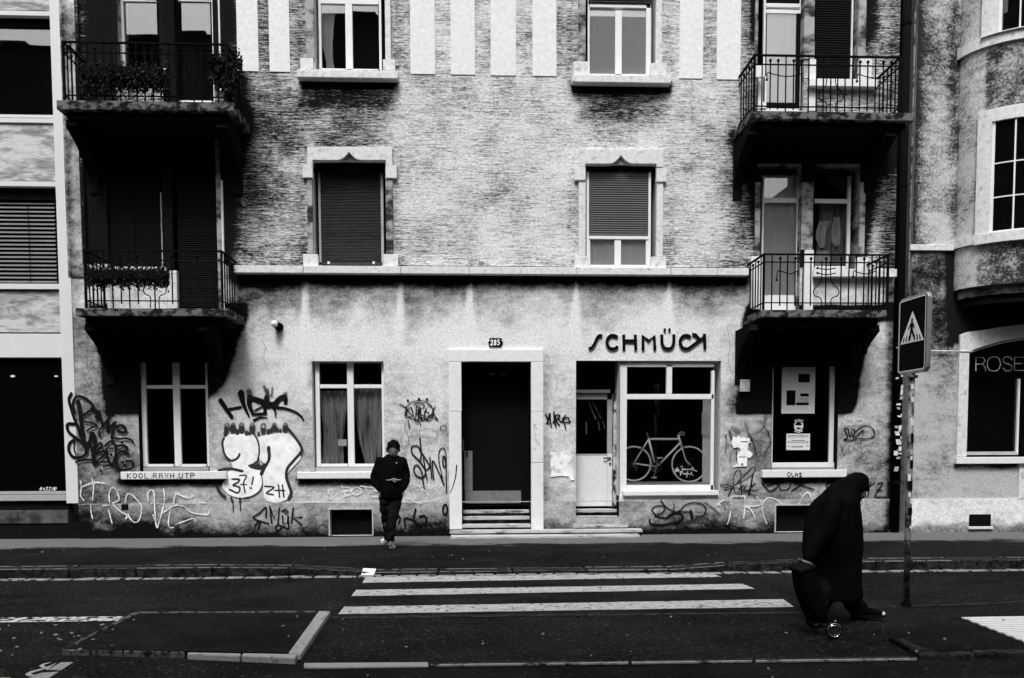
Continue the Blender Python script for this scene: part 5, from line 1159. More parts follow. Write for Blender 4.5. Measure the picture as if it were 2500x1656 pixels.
for l in ([(1250, 1030), (1300, 1070), (1310, 990), (1285, 1050), (1240, 1110), (1300, 1085), (1350, 1060), (1335, 1040), (1320, 1080), (1355, 1085)],
          [(1385, 975), (1430, 960), (1420, 1050), (1440, 1060)], [(1445, 1010), (1450, 1060), (1480, 1020), (1485, 1060), (1520, 1020), (1500, 1050), (1540, 1050), (1570, 1020), (1560, 1050), (1600, 1050), (1625, 1020), (1630, 1055), (1670, 980), (1660, 1050), (1700, 1000), (1700, 1060)], [(1640, 1045), (1780, 1085)],
          [(1380, 1195), (1400, 1090), (1365, 1120), (1430, 1085), (1425, 1130), (1400, 1145)], [(1440, 1145), (1470, 1130), (1460, 1165), (1500, 1135), (1510, 1165), (1560, 1090), (1540, 1230), (1520, 1180), (1570, 1140), (1590, 1165), (1610, 1140), (1625, 1165), (1650, 1100), (1650, 1165), (1700, 1185)]): pa.st(l, 13)
pa.build('window_script', M['sp_chalk'], sh)

# ================================================================ GRAFFITI (paint on the facade; parts of the building)
GY = -.0165
pa = Paint(150, 940, 7.125, GY-.012)
for pts, w in (([(170, 150), (130, 250), (170, 420), (230, 600), (290, 740), (330, 900)], 56), ([(225, 480), (200, 320), (260, 205), (380, 215), (500, 300), (560, 400), (450, 480), (330, 560)], 50), ([(290, 290), (325, 500), (350, 700), (380, 900), (400, 1060)], 75),
    ([(540, 420), (640, 500), (620, 560)], 90), ([(660, 450), (690, 600), (710, 720), (655, 800), (655, 870), (680, 890)], 38), ([(710, 720), (800, 610), (850, 500)], 52), ([(810, 640), (800, 810), (880, 700), (940, 650)], 52), ([(930, 670), (890, 830), (868, 912)], 44),
    ([(960, 740), (1040, 700), (1115, 760), (1090, 825), (980, 800)], 50), ([(400, 640), (540, 665), (620, 710), (520, 745), (440, 800)], 34), ([(260, 680), (110, 680), (115, 800), (220, 900), (340, 980), (425, 1080), (420, 1200), (330, 1260), (200, 1250), (128, 1140), (140, 1020), (210, 960)], 56),
    ([(240, 960), (215, 1090), (248, 1210)], 28), ([(250, 1340), (380, 1310), (520, 1300)], 38), ([(430, 1070), (500, 960), (530, 840), (575, 920), (580, 1080), (560, 1250), (570, 1380)], 72), ([(500, 990), (530, 1150), (545, 1300)], 40), ([(620, 1060), (680, 1010), (700, 1080), (600, 1180), (760, 1150), (720, 1240), (600, 1340)], 44),
    ([(590, 1370), (700, 1340), (820, 1340)], 36), ([(760, 1060), (860, 980), (935, 1050), (945, 1200), (880, 1390), (805, 1280), (780, 1120)], 46), ([(830, 1105), (930, 1095)], 26), ([(880, 1000), (890, 920), (1000, 940), (1120, 930), (1220, 960), (1250, 1010)], 38),
    ([(960, 1070), (1060, 1050), (1140, 1090), (1115, 1150), (1000, 1150), (1100, 1170), (1170, 1200)], 46), ([(1010, 1170), (950, 1290), (980, 1430), (1080, 1480), (1220, 1450), (1250, 1370), (1210, 1325), (1140, 1330)], 42), ([(730, 1420), (850, 1400), (950, 1440), (1020, 1500)], 36)): pa.st(pts, w)
for x, y, r in ((1055, 1000, 26), (865, 1215, 26), (1070, 1345, 24), (1125, 1325, 18), (1100, 1395, 22), (685, 1497, 22)): pa.dot(x, y, r)
pa.build('graffiti', M['sp_black'], bld, 'thick black scrawled tag running over the left corner of the house')
pa = Paint(520, 920, 4.9, GY)
for pts, w in (([(90, 285), (160, 390), (222, 480)], (64, 50)), ([(190, 390), (330, 365)], 34), ([(335, 195), (365, 330), (430, 475)], (90, 22)), ([(440, 250), (435, 340), (480, 450)], (80, 40)), ([(440, 250), (560, 290), (660, 340)], (60, 90)), ([(480, 452), (635, 438)], 34), ([(620, 300), (622, 430)], 46), ([(500, 405), (600, 350)], 22),
    ([(640, 250), (655, 330)], 70), ([(650, 330), (730, 330), (800, 260), (862, 240), (868, 310)], (80, 50)), ([(690, 330), (740, 400), (750, 482)], (50, 14)), ([(740, 365), (860, 378), (980, 420), (1050, 470), (1080, 515)], (36, 24)), ([(490, 520), (560, 487), (650, 490)], (34, 16))): pa.st(pts, w)
pa.build('graffiti', M['sp_black'], bld, 'black HOK tag above the big white throw up')
pa = Paint(520, 920, 4.9, GY-.0016)
for pts, w in (([(430, 170), (450, 260)], 110), ([(610, 110), (640, 200), (655, 260)], 50), ([(710, 130), (700, 230)], 36), ([(650, 150), (670, 230)], 50), ([(870, 200), (830, 260)], 80)): pa.st(pts, w)
pa.build('graffiti', M['sp_soft'], bld, 'soft faded tops of the HOK letters')
pa = Paint(520, 920, 4.9, GY)
pa.poly([(118, 745), (200, 695), (440, 688), (520, 740), (565, 860), (545, 980), (480, 1040), (560, 1110), (600, 1230), (560, 1350), (450, 1430), (300, 1445), (180, 1400), (105, 1300), (168, 1215), (170, 1140), (235, 1110), (215, 1025), (140, 960), (112, 860)], True)
pa.poly([(530, 725), (700, 688), (830, 672), (940, 715), (1040, 830), (1045, 920), (1040, 990), (930, 1110), (880, 1190), (890, 1300), (935, 1420), (870, 1475), (780, 1505), (650, 1490), (605, 1400), (595, 1250), (560, 1150), (640, 1060), (590, 1020), (550, 960)], True)
pa.poly([(560, 1100), (640, 1040), (700, 1200), (610, 1300), (590, 1200)], True)
pa.build('graffiti', M['sp_fill'], bld, 'white filled bubble numbers 37 of the big throw up')
pa = Paint(520, 920, 4.9, GY-.002)
for pts, w in (([(130, 735), (112, 800), (140, 930), (215, 1003), (290, 975), (318, 925)], 32), ([(490, 680), (540, 780), (553, 900), (535, 995)], 24), ([(665, 850), (672, 980), (622, 1085), (582, 1180)], (52, 24)), ([(430, 1065), (500, 1040), (545, 1015)], 26), ([(460, 1070), (560, 1090), (620, 1060)], 60), ([(540, 1060), (590, 1110), (580, 1160)], 50),
    ([(885, 610), (960, 695), (1050, 830), (1052, 900), (960, 1010), (890, 1100), (878, 1200), (910, 1300), (935, 1390), (905, 1460)], (40, 44)), ([(582, 1190), (592, 1280), (550, 1370), (460, 1430), (380, 1445)], 14), ([(70, 1120), (200, 1100), (350, 1130)], 40), ([(30, 1270), (80, 1380), (140, 1440)], 44),
    ([(230, 1225), (310, 1228), (300, 1262), (240, 1298), (318, 1325), (296, 1390), (200, 1350)], 26), ([(320, 1180), (400, 1185), (365, 1270), (385, 1388)], 20), ([(330, 1290), (400, 1290)], 16), ([(482, 1200), (465, 1290)], 22),
    ([(620, 1310), (730, 1325), (640, 1390), (720, 1412)], 24), ([(782, 1295), (797, 1440)], 22), ([(830, 1295), (848, 1440)], 22), ([(740, 1360), (860, 1362)], 18), ([(215, 1450), (235, 1500)], 34), ([(320, 1455), (325, 1500)], 34), ([(240, 1510), (242, 1620)], 16), ([(325, 1510), (328, 1600)], 18)): pa.st(pts, w)
pa.dot(450, 1330, 15)
for x, y, r in ((160, 630, 32), (150, 680, 28), (235, 620, 38), (290, 660, 26), (340, 630, 36), (400, 672, 24), (470, 630, 36), (435, 676, 20), (545, 685, 20), (600, 645, 30), (660, 655, 26), (695, 640, 24), (730, 610, 30), (770, 635, 22), (805, 645, 20), (862, 620, 34)): pa.st([(x, y-r*.5), (x, y+r*.6)], r*1.9, False)
pa.build('graffiti', M['sp_grey'], bld, 'dark grey outline of the big white 37 with the small letters 37! and ZH')
pa = Paint(520, 920, 4.9, GY-.0005)
for x in (165, 240, 340, 470, 600, 730, 865): pa.st([(x-28, 640), (x-18, 570), (x+18, 565), (x+30, 640)], 30)
pa.build('graffiti', M['sp_soft'], bld, 'faded scalloped top edge of the big throw up')
pa = Paint(180, 1160, 6.575, GY-.012)
for pts in ([(285, 50), (320, 160), (310, 300), (300, 410)], [(270, 480), (278, 600), (300, 700)], [(130, 190), (300, 125), (420, 120), (500, 135)], [(110, 100), (120, 200), (110, 330), (165, 410)], [(575, 440), (570, 280), (630, 195), (700, 280), (725, 400), (620, 450)], [(560, 485), (470, 490)], [(640, 480), (740, 580), (850, 640), (838, 700)], [(560, 560), (590, 680), (615, 775)],
    [(830, 440), (850, 320), (920, 310), (1060, 450), (1090, 550), (1050, 720), (980, 760), (900, 690), (870, 620)], [(1200, 440), (1190, 300), (1240, 235), (1290, 300), (1300, 560), (1330, 840), (1400, 650), (1460, 400), (1440, 220)], [(1270, 640), (1320, 760), (1340, 845), (1400, 660)], [(1920, 330), (1830, 360), (1730, 330), (1640, 300), (1600, 460)], [(1440, 600), (1530, 540), (1600, 490), (1760, 500), (1890, 600), (2140, 635), (2180, 570)],
    [(1560, 520), (1520, 740), (1540, 840), (1600, 840)], [(1640, 790), (1780, 740), (1920, 695), (1955, 735)], [(2020, 440), (2110, 445)]): pa.st(pts, 27)
pa.build('graffiti', M['sp_white'], bld, 'large thin white TRONE letters low on the left wall and plinth')
pa = Paint(600, 1180, 5.918, GY-.012)
for pts in ([(290, 490), (290, 350), (200, 430), (108, 495), (170, 535), (330, 585)], [(130, 620), (190, 540)], [(180, 660), (215, 545)], [(345, 335), (375, 580)], [(345, 335), (410, 510), (485, 345), (465, 580)], [(520, 400), (580, 380), (615, 410), (580, 442), (558, 410)], [(530, 470), (540, 590), (600, 575), (612, 470)], [(612, 470), (615, 655), (545, 625), (470, 680), (430, 640), (470, 600), (540, 635)], [(685, 360), (660, 570)], [(810, 490), (685, 500), (805, 600)]): pa.st(pts, 25, len(pts) > 5)
pa.build('graffiti', M['sp_black'], bld, 'black SMYK tag on the plinth left of the cellar opening')
pa = Paint(600, 1180, 5.918, GY-.001)
for pts in ([(1380, 30), (1410, 100), (1440, 190)], [(1350, 50), (1480, 60), (1510, 100), (1400, 120)], [(1510, 110), (1545, 150), (1410, 195)], [(1520, 120), (1580, 58), (1650, 80), (1665, 145), (1570, 168), (1520, 120)], [(1660, 40), (1850, 70)], [(1730, 60), (1785, 215)], [(1780, 150), (1900, 110), (1900, 95), (1800, 118), (1780, 170), (1850, 200), (1920, 195)], [(1200, 90), (1198, 160)], [(1265, 85), (1262, 150)], [(1205, 235), (1235, 215)]): pa.st(pts, 22)
pa.build('graffiti', M['sp_white'], bld, 'white BOTe lettering below the middle window sill')
pa = Paint(600, 1180, 5.918, GY-.001)
for pts in ([(700, 10), (740, 30), (715, 60), (690, 40)], [(690, 215), (640, 275)], [(760, 60), (690, 180)], [(970, 90), (1015, 30)], [(800, 130), (795, 195)], [(800, 165), (830, 160), (835, 130)], [(835, 135), (835, 190)], [(860, 150), (880, 170), (860, 195), (880, 140)], [(900, 200), (930, 150), (935, 195)], [(985, 140), (985, 200)], [(1040, 200), (1050, 150), (1070, 145)]): pa.st(pts, 14)
for k in range(16):
    a = Vector((random.uniform(2350, 2900), random.uniform(30, 260))); pa.st([(a.x, a.y), (a.x+random.uniform(-40, 60), a.y+random.uniform(-40, 40)), (a.x+random.uniform(0, 90), a.y+random.uniform(-50, 50))], 14)
pa.build('graffiti', M['sp_chalk'], bld, 'faint white chalk scribbles beside the walking person')
pa = Paint(960, 960, 4.48, GY); pa.ell(285, 190, 148, 108, 10, 22)
for pts in ([(70, 125), (110, 140), (150, 175), (190, 230)], [(140, 150), (130, 250), (160, 180), (200, 160), (210, 240), (150, 270), (125, 240)], [(200, 170), (240, 300), (250, 160), (270, 150), (275, 300), (290, 140), (310, 300)], [(230, 130), (260, 110), (330, 120), (330, 160), (250, 200), (330, 300)], [(340, 210), (365, 165), (340, 240), (370, 300), (390, 220), (350, 200)], [(380, 130), (420, 150), (440, 220), (400, 300), (370, 290)], [(440, 170), (410, 240), (340, 250), (290, 220), (300, 180)],
    [(460, 145), (440, 210), (490, 298)], [(490, 298), (410, 250), (380, 270)], [(245, 315), (290, 322), (300, 355)], [(165, 300), (178, 380)], [(260, 290), (310, 270), (360, 290)]): pa.st(pts, 11.5)
for x, y in ((160, 80), (283, 63), (368, 68)): pa.dot(x, y, 14)
pa.ell(548, 380, 34, 28, 8, 12); pa.build('graffiti', M['sp_black'], bld, 'dense black oval tag with three dots left of the door')
pa = Paint(960, 960, 4.48, GY)
for pts in ([(140, 310), (120, 380), (158, 450), (165, 550), (115, 590), (82, 520), (100, 440)], [(165, 500), (238, 395), (270, 460), (175, 465)], [(285, 390), (292, 480)], [(290, 400), (400, 385), (480, 430), (460, 488), (300, 470)]): pa.st(pts, 10)
pa.build('graffiti', M['sp_faint'], bld, 'thin faded grey SAD letters under the oval tag')
pa = Paint(960, 960, 4.48, GY-.001)
for pts, w in (([(290, 490), (302, 600), (306, 680), (295, 730)], 18), ([(300, 640), (265, 578), (205, 590), (208, 660), (300, 760), (355, 860), (320, 925), (250, 900), (225, 825), (260, 785), (310, 860), (325, 960), (335, 1015)], 18), ([(310, 650), (390, 780), (385, 825), (350, 840)], 16), ([(330, 710), (345, 800), (370, 950)], 16), ([(400, 705), (420, 925)], 16), ([(440, 945), (430, 740), (500, 870), (555, 1000)], 17), ([(548, 1000), (525, 860), (505, 780), (500, 650), (540, 600), (575, 660), (580, 900), (583, 1090)], 13), ([(545, 690), (543, 770), (560, 810), (575, 780), (560, 690)], 17)): pa.st(pts, w)
pa.dot(338, 1040, 9); pa.st([(120, 1040), (125, 1040)], 3); pa.build('graffiti', M['sp_black'], bld, 'tall black SPIN tag left of the door')
pa = Paint(960, 960, 4.48, -.0515); pa.st([(695, 790), (684, 900), (660, 1000), (625, 1090)], (16, 9)); pa.build('graffiti', M['sp_black'], bld, 'single black stroke on the left door jamb')
pa = Paint(960, 960, 4.48, GY-.012)
for pts, w in (([(45, 1330), (75, 1370), (60, 1420)], 24), ([(130, 1460), (130, 1370), (250, 1400)], 24), ([(245, 1270), (225, 1400), (300, 1440)], 24), ([(290, 1350), (345, 1345), (362, 1410), (300, 1440), (250, 1420)], 26), ([(400, 1430), (430, 1480), (400, 1540)], 26)): pa.st(pts, w)
pa.ell(568, 1275, 24, 55, 22, 14); pa.build('graffiti', M['sp_black'], bld, 'black tag on the plinth left of the door')
pa = Paint(1330, 980, 5.6, GY)
for pts, w in (([(15, 180), (45, 260), (68, 170), (75, 250), (90, 345)], 24), ([(62, 170), (35, 300)], 22), ([(125, 140), (130, 260), (155, 350)], 24), ([(112, 290), (205, 205), (150, 190), (158, 270), (200, 325)], 22), ([(180, 240), (240, 285), (245, 230), (288, 372)], 20), ([(285, 190), (250, 240), (315, 220), (330, 255), (345, 285), (260, 290)], 20), ([(20, 295), (60, 305)], 18)): pa.st(pts, w)
pa.build('graffiti', M['sp_black'], bld, 'small black tag between the two doors')
pa = Paint(1330, 980, 5.6, GY)
pa.poly([(65, 700), (200, 690), (330, 685), (375, 740), (360, 820), (385, 900), (405, 1075), (350, 1085), (330, 1030), (210, 1020), (70, 1035), (95, 950), (75, 860), (90, 780)], rim=.75)
pa.poly([(250, 830), (330, 850), (375, 920), (380, 1020), (220, 1015), (215, 930)], rim=1.6)
pa.build('paint_patch', M['sp_chip'], bld, 'ragged white paint patch between the two doors')
pa = Paint(1330, 980, 5.6, -.0515)
for pts in ([(-195+40, 110), (-195+45, 160), (-195+70, 120), (-195+45, 135), (-195+75, 155)],): pass
pa = Paint(1040, 780, 2.8, -.0515)
for pts in ([(740, 715), (736, 750), (758, 745), (740, 730), (755, 718), (740, 715)], [(742, 780), (752, 790), (740, 810)], [(735, 825), (758, 820), (748, 840), (770, 835)], [(755, 855), (775, 845), (770, 865)], [(742, 895), (748, 880)]): pa.st(pts, 4)
pa.build('graffiti', M['sp_faint'], bld, 'thin grey letters down the right door jamb')
pa = Paint(1560, 1200, 5.38, GY-.012)
for pts, w in (([(165, 250), (205, 200), (300, 190), (342, 215), (300, 285), (220, 300), (165, 245)], 17), ([(290, 120), (350, 200), (450, 260), (530, 270), (660, 270)], 18), ([(460, 170), (462, 270), (540, 250), (590, 190), (680, 152), (800, 155), (880, 220), (850, 310), (740, 325)], 16), ([(210, 320), (350, 350), (470, 290), (560, 300), (570, 370), (420, 420), (250, 440), (150, 420), (140, 370)], 26), ([(680, 260), (700, 350)], 40), ([(380, 330), (440, 290), (540, 270)], 26)): pa.st(pts, w)
pa.build('graffiti', M['sp_black'], bld, 'black looping tag under the shop window'); 
pa = Paint(1560, 1200, 5.38, GY-.011)
for pts, w in (([(870, 150), (960, 210), (1060, 300)], 34), ([(1120, 190), (1140, 240)], 24), ([(640, 400), (840, 340), (900, 360)], 60)): pa.st(pts, w)
pa.build('graffiti', M['sp_soft'], bld, 'faded spray right of the looping tag')
pa = Paint(1740, 1000, 5.225, GY)
for pts, w in (([(170, 340), (178, 440), (160, 550)], 26), ([(215, 280), (240, 370)], 46), ([(420, 170), (450, 280), (500, 360)], 50), ([(680, 90), (655, 190)], 60), ([(650, 210), (580, 280), (500, 310)], 26), ([(230, 560), (220, 670)], 26), ([(545, 640), (560, 700)], 30), ([(250, 230), (330, 270)], 60)): pa.st(pts, w)
pa.build('graffiti', M['sp_faint'], bld, 'soft grey spray marks left of the poster window')
pa = Paint(1740, 1000, 5.225, GY-.001)
for pts, w in (([(460, 320), (520, 420), (560, 600)], 28), ([(300, 490), (305, 640)], 22), ([(655, 210), (720, 310), (735, 440), (672, 530), (660, 600)], 20), ([(710, 280), (712, 330)], 34), ([(170, 330), (165, 350)], 34), ([(215, 270), (240, 380)], 24)): pa.st(pts, w)
pa.build('graffiti', M['sp_soft'], bld, 'dark dripping strokes left of the poster window')
pa = Paint(1740, 1000, 5.225, GY-.002)
pa.poly([(240, 430), (262, 340), (300, 360), (335, 330), (360, 365), (400, 350), (440, 370), (475, 360), (470, 400), (485, 420), (452, 450), (460, 520), (515, 570), (480, 620), (440, 610), (435, 725), (250, 735), (320, 690), (312, 600), (330, 540), (362, 520), (320, 480), (270, 495)])
pa.build('torn_poster', M['sp_fill'], bld, 'torn remains of a white poster on the wall left of the poster window')
pa = Paint(1740, 1000, 5.225, GY-.0025); 
for pts, w in (([(360, 412), (450, 412)], 14), ([(335, 606), (425, 606)], 12), ([(470, 430), (460, 455)], 14), ([(449, 490), (449, 525)], 10)): pa.st(pts, w, False)
text(pa, 'A', 364, 718, 30, 30, 9); text(pa, 'Z', 318, 718, 14, 28, 6); pa.build('poster_print', M['sp_black'], bld)
pa = Paint(1740, 1000, 5.225, GY-.001)
for pts, w in (([(260, 980), (268, 850), (320, 770), (365, 810), (340, 900), (262, 975), (160, 995), (95, 965), (170, 955), (260, 990), (290, 1060), (340, 1040), (365, 920)], 11), ([(325, 945), (440, 800), (520, 725), (545, 760), (500, 830), (370, 925)], 11), ([(510, 830), (490, 960), (460, 1090)], (20, 26)), ([(540, 940), (455, 1045), (560, 1110)], 13), ([(575, 1025), (440, 1030), (300, 1000), (150, 1025)], 13), ([(245, 1010), (200, 1095)], 18), ([(360, 930), (370, 1090)], 14), ([(400, 960), (360, 1010), (400, 1050), (440, 1040), (400, 1010), (430, 970)], 13)): pa.st(pts, w)
pa.build('graffiti', M['sp_black'], bld, 'looping black tag between shop window and poster window')
pa = Paint(1740, 780, 2.85, GY)
for pts in ([(345, 1140), (400, 1195), (450, 1165), (440, 1142), (380, 1158)], [(462, 1148), (475, 1185), (525, 1180), (545, 1145)], [(562, 1135), (705, 1183)], [(632, 1140), (548, 1195)], [(795, 1145), (797, 1200)], [(840, 1145), (842, 1175)], [(797, 1172), (835, 1160)]): pa.st(pts, 9)
pa.build('graffiti', M['sp_black'], bld, 'black BUX tag under the poster window sill')
pa = Paint(1740, 780, 2.85, -.1012)
for pts in ([(520, 1075), (530, 1065), (540, 1080), (528, 1095), (518, 1080)], [(550, 1068), (552, 1092), (566, 1092)], [(575, 1092), (577, 1070), (590, 1092), (592, 1070)], [(602, 1072), (618, 1070), (605, 1082), (620, 1092), (603, 1094)]): pa.st(pts, 6)
pa.build('graffiti', M['sp_black'], bld, 'small black letters on the sill of the poster window')
pa = Paint(1560, 1200, 5.38, GY-.012)
for pts in ([(1215, 60), (1205, 230), (1188, 350), (1160, 430)], [(1120, 110), (1040, 165), (1070, 185)], [(1230, 62), (1380, 60)], [(1385, 60), (1395, 180), (1375, 350)], [(1540, 70), (1602, 145), (1560, 190), (1370, 195), (1450, 220), (1500, 290), (1530, 360)], [(1880, 172), (1790, 100), (1700, 85), (1635, 140), (1618, 250), (1680, 430)], [(2100, 170), (2160, 60), (2230, 15), (2290, 170)]): pa.st(pts, 21)
pa.build('graffiti', M['sp_white'], bld, 'thin white TRONA letters below the poster window')
pa = Paint(2030, 1000, 5.226, GY)
for pts, w in (([(165, 240), (190, 300), (208, 360), (155, 385), (280, 388), (320, 368)], 15), ([(180, 235), (215, 250), (225, 310), (250, 350)], 16), ([(260, 260), (300, 258), (272, 330), (250, 285)], 13), ([(285, 305), (380, 222), (480, 210), (550, 285), (515, 360), (400, 375), (270, 350), (345, 320), (400, 262), (402, 310)], 14), ([(500, 920), (480, 1010), (465, 1110)], 18), ([(545, 940), (500, 970)], 18), ([(590, 945), (655, 945), (555, 1105), (640, 1118), (720, 1130)], 18), ([(575, 1020), (650, 1035)], 15)): pa.st(pts, w, len(pts) > 3)
pa.build('graffiti', M['sp_black'], bld, 'black oval D shaped tag right of the poster window')
pa = Paint(2030, 1000, 5.226, GY)
for pts in ([(110, 450), (165, 590)], [(170, 450), (140, 510), (245, 575)], [(258, 440), (212, 480), (240, 540), (280, 530)], [(370, 405), (385, 550)], [(390, 490), (460, 460), (520, 435), (520, 410)], [(390, 600), (310, 655), (420, 690), (530, 670)]): pa.st(pts, 12)
pa.ell(315, 470, 32, 44, 11); pa.build('graffiti', M['sp_soft'], bld, 'grey KOOL letters under the oval D tag')
pa = Paint(2030, 1000, 5.226, GY-.012)
for pts in ([(120, 190), (150, 130), (160, 200), (180, 150)], [(180, 190), (300, 185)], [(330, 120), (395, 120), (405, 165), (345, 185)], [(390, 1110), (412, 1200), (360, 1320), (328, 1200), (350, 1150)]): pa.st(pts, 13)
pa.build('graffiti', M['sp_chalk'], bld, 'faint white outline letters above the oval D tag')
pa = Paint(0, 820, 3.136, -.1015); text(pa, 'KOOL.RAVH.UTP', 975, 1090, 31, 36, 6.5, .05, 1.42); pa.build('graffiti', M['sp_black'], bld, 'words KOOL.RAVH.UTP written on the left window sill')
# hairline cracks at the right
pa = Paint(1740, 780, 2.85, -.003)
for pts in ([(1085, 185), (1120, 180), (1150, 200), (1200, 198), (1260, 200)], [(1160, 410), (1190, 400), (1230, 392)], [(1130, 190), (1135, 150)]): pa.st(pts, 3.5)
prop(pa.build('cracks', M['sp_soft'], bld), kind='stuff')
pa = Paint(0, 0, 1, -.003)
for pts in ([(640, 830), (648, 850), (644, 875), (655, 905)], [(960, 1180), (985, 1190), (1010, 1186), (1060, 1200)], [(1345, 900), (1360, 930), (1355, 960)], [(1775, 800), (1782, 840), (1778, 880), (1790, 915)], [(200, 780), (215, 830), (212, 880), (225, 940)], [(1600, 1215), (1640, 1222), (1700, 1218)]): pa.st(pts, 1.5)
prop(pa.build('cracks', M['sp_soft'], bld), kind='stuff')
# faint round manhole like patch of plaster at the left plinth
pa = Paint(0, 820, 3.136, GY-.002); pa.st([(640, 1235), (670, 1262), (720, 1268), (770, 1250), (790, 1215)], 4); prop(pa.build('cracks', M['sp_soft'], bld), kind='stuff')
mb = MB().pbox(296, 1231, 313, 1245, -.02, -.012); mb.build('small_vent', M['black'], bld)

# ================================================================ PEOPLE
def remesh(name, mb, vox, m, parent, smooth=4, disp=None):
    me = mb.mesh(name); o = bpy.data.objects.new(name, me); COL.objects.link(o)
    r = o.modifiers.new('r', 'REMESH'); r.mode = 'VOXEL'; r.voxel_size = vox; r.use_smooth_shade = True
    s = o.modifiers.new('s', 'SMOOTH'); s.iterations = smooth; s.factor = .5
    dg = bpy.context.evaluated_depsgraph_get(); dg.update(); me2 = bpy.data.meshes.new_from_object(o.evaluated_get(dg)); bpy.data.objects.remove(o)
    if disp:
        a, fz, st = disp
        n = len(me2.vertices); co_ = np.zeros(n*3); no_ = np.zeros(n*3); me2.vertices.foreach_get('co', co_); me2.vertices.foreach_get('normal', no_)
        co_ = co_.reshape(-1, 3); no_ = no_.reshape(-1, 3)
        for i in range(n):
            v = co_[i]; co_[i] += no_[i]*a*mnoise.noise(Vector((v[0]*st[0], v[1]*st[1], v[2]*st[2]))*fz)
        me2.vertices.foreach_set('co', co_.ravel())
    me2.materials.clear(); me2.name = name
    return link(name, me2, m, parent, smooth=True)
def ringz(xl, xr, Yc, ry, z, n=20, ex=1.0):
    cx_, rx = (xl+xr)/2, (xr-xl)/2
    return [(cx_+rx*math.copysign(abs(math.cos(t))**ex, math.cos(t)), Yc+ry*math.sin(t), z) for t in [6.28318*k/n for k in range(n)]]
def lofth(mb, rows, Yp, n=20):
    mb.loft([ringz(P(a, y, Yp).x, P(b, y, Yp).x, Yp+dy, ry, P((a+b)/2, y, Yp).z, n) for (y, a, b, ry, dy) in rows]); return mb
def hand(mb, w, palm, fing, s=1., curl=.6, thumb=1):
    """w wrist point, palm direction, sideways direction of the finger row; five curled fingers"""
    palm = palm.normalized(); fing = fing.normalized(); nrm = palm.cross(fing)
    c = w+palm*.05*s; mb.limb([(w, .020*s), (c-fing*.012*s, .026*s)], 10); mb.limb([(c-fing*.022*s, .018*s), (c+palm*.035*s-fing*.02*s, .015*s), (c+palm*.035*s+fing*.024*s, .015*s), (c+fing*.02*s, .018*s)], 8)
    for k, L_ in enumerate((.070, .078, .073, .058)):
        b = c+palm*.045*s+fing*(.028-.019*k)*s*-1; p = b; d = palm.copy(); ch = [(b, .0088*s)]
        for j in range(3):
            d = (d*math.cos(curl)+nrm*math.sin(curl)).normalized(); p = p+d*L_/3*s; ch.append((p, (.0084-.0008*j)*s))
            d = d
            palm2 = d
            nn = palm2.cross(fing); nrm2 = nn
            d = (d*math.cos(curl*.6)+nn*math.sin(curl*.6)).normalized()
        mb.limb(ch, 8)
    b = w+palm*.025*s-fing*.025*s*thumb; mb.limb([(b, .012*s), (b+(palm*.5-fing*thumb*.7+nrm*.5).normalized()*.035*s, .011*s), (b+(palm*.9-fing*thumb*.5+nrm*.9).normalized()*.062*s, .009*s)], 8)
# --- person walking towards us in front of the wall
PY = -1.72
p1 = empty('person', P(950, 1332, PY), 'person with curly hair and dark jacket walking head down, hands in pockets', 'person')
q = lambda x, y, d=0.: P(900+x/5.6, 1070+y/5.6, PY+d)
mb = MB()
hc = q(336, 165, -.06)
mb.ball(hc, .088, 20, 14, (.86, 1.0, 1.18)); mb.ball(hc+Vector((0, -.035, -.055)), .058, 16, 10, (.9, 1, 1.0)); mb.ball(hc+Vector((0, -.092, -.035)), .015, 8, 6, (.8, 1.2, 1.2)); mb.ball(hc+Vector((0, -.083, -.072)), .016, 8, 6, (1.5, .7, .5))
for s_ in (-1, 1): mb.ball(hc+Vector((s_*.078, .0, -.02)), .022, 8, 6, (.4, .8, 1.3)); mb.ball(hc+Vector((s_*.03, -.076, .006)), .017, 8, 6, (1.3, .5, .5))
mb.limb([(hc+Vector((0, .01, -.05)), .058), (q(330, 285, .02), .062)])
lofth(mb, [(1118, 938, 980, .07, 0), (1130, 928, 990, .10, 0), (1160, 930, 982, .11, 0), (1190, 932, 982, .11, 0), (1215, 930, 984, .12, 0)], PY)
mb.limb([(q(150, 310), .055), (q(75, 540, .03), .045), (q(130, 690, -.04), .036)]); mb.limb([(q(470, 310), .055), (q(535, 520, .03), .045), (q(490, 680, -.04), .036)])
for w_, t_ in ((q(140, 700, -.05), 1), (q(480, 690, -.05), -1)): hand(mb, w_, Vector((.25*t_, -.05, -1)), Vector((0, -1, 0)), 1., .35, 1)
lh, rh = q(235, 850), q(375, 850)
la, ra = q(262, 1380, .16), q(300, 1400, -.13)
mb.limb([(lh, .085), (q(240, 1110, .05), .055), (la, .037)]); mb.limb([(rh, .085), (q(330, 1110, -.10), .055), (ra, .037)])
for a_, d_ in ((la, Vector((-.20, -.97, 0))), (ra, Vector((.06, -.99, 0)))): mb.limb([(a_+Vector((0, .02, -.03)), .032), (a_+d_.normalized()*.13+Vector((0, 0, -.05)), .028)])
remesh('body', mb, .011, M['skin'], p1, 3)
mb = MB()
lofth(mb, [(1110, 947, 971, .075, .02), (1114.5, 940, 978, .095, .01), (1121, 929, 988, .115, 0), (1130, 923, 992, .125, 0), (1150, 921, 990, .14, -.01), (1180, 923, 986, .15, -.01), (1200, 925, 988, .155, 0), (1217, 929, 984, .15, 0)], PY)
mb.limb([(q(160, 330), .085), (q(95, 520, .04), .088), (q(92, 600, .0), .075), (q(150, 680, -.05), .062)]); mb.limb([(q(460, 330), .085), (q(502, 500, .04), .085), (q(505, 590, .0), .078), (q(482, 668, -.05), .062)])
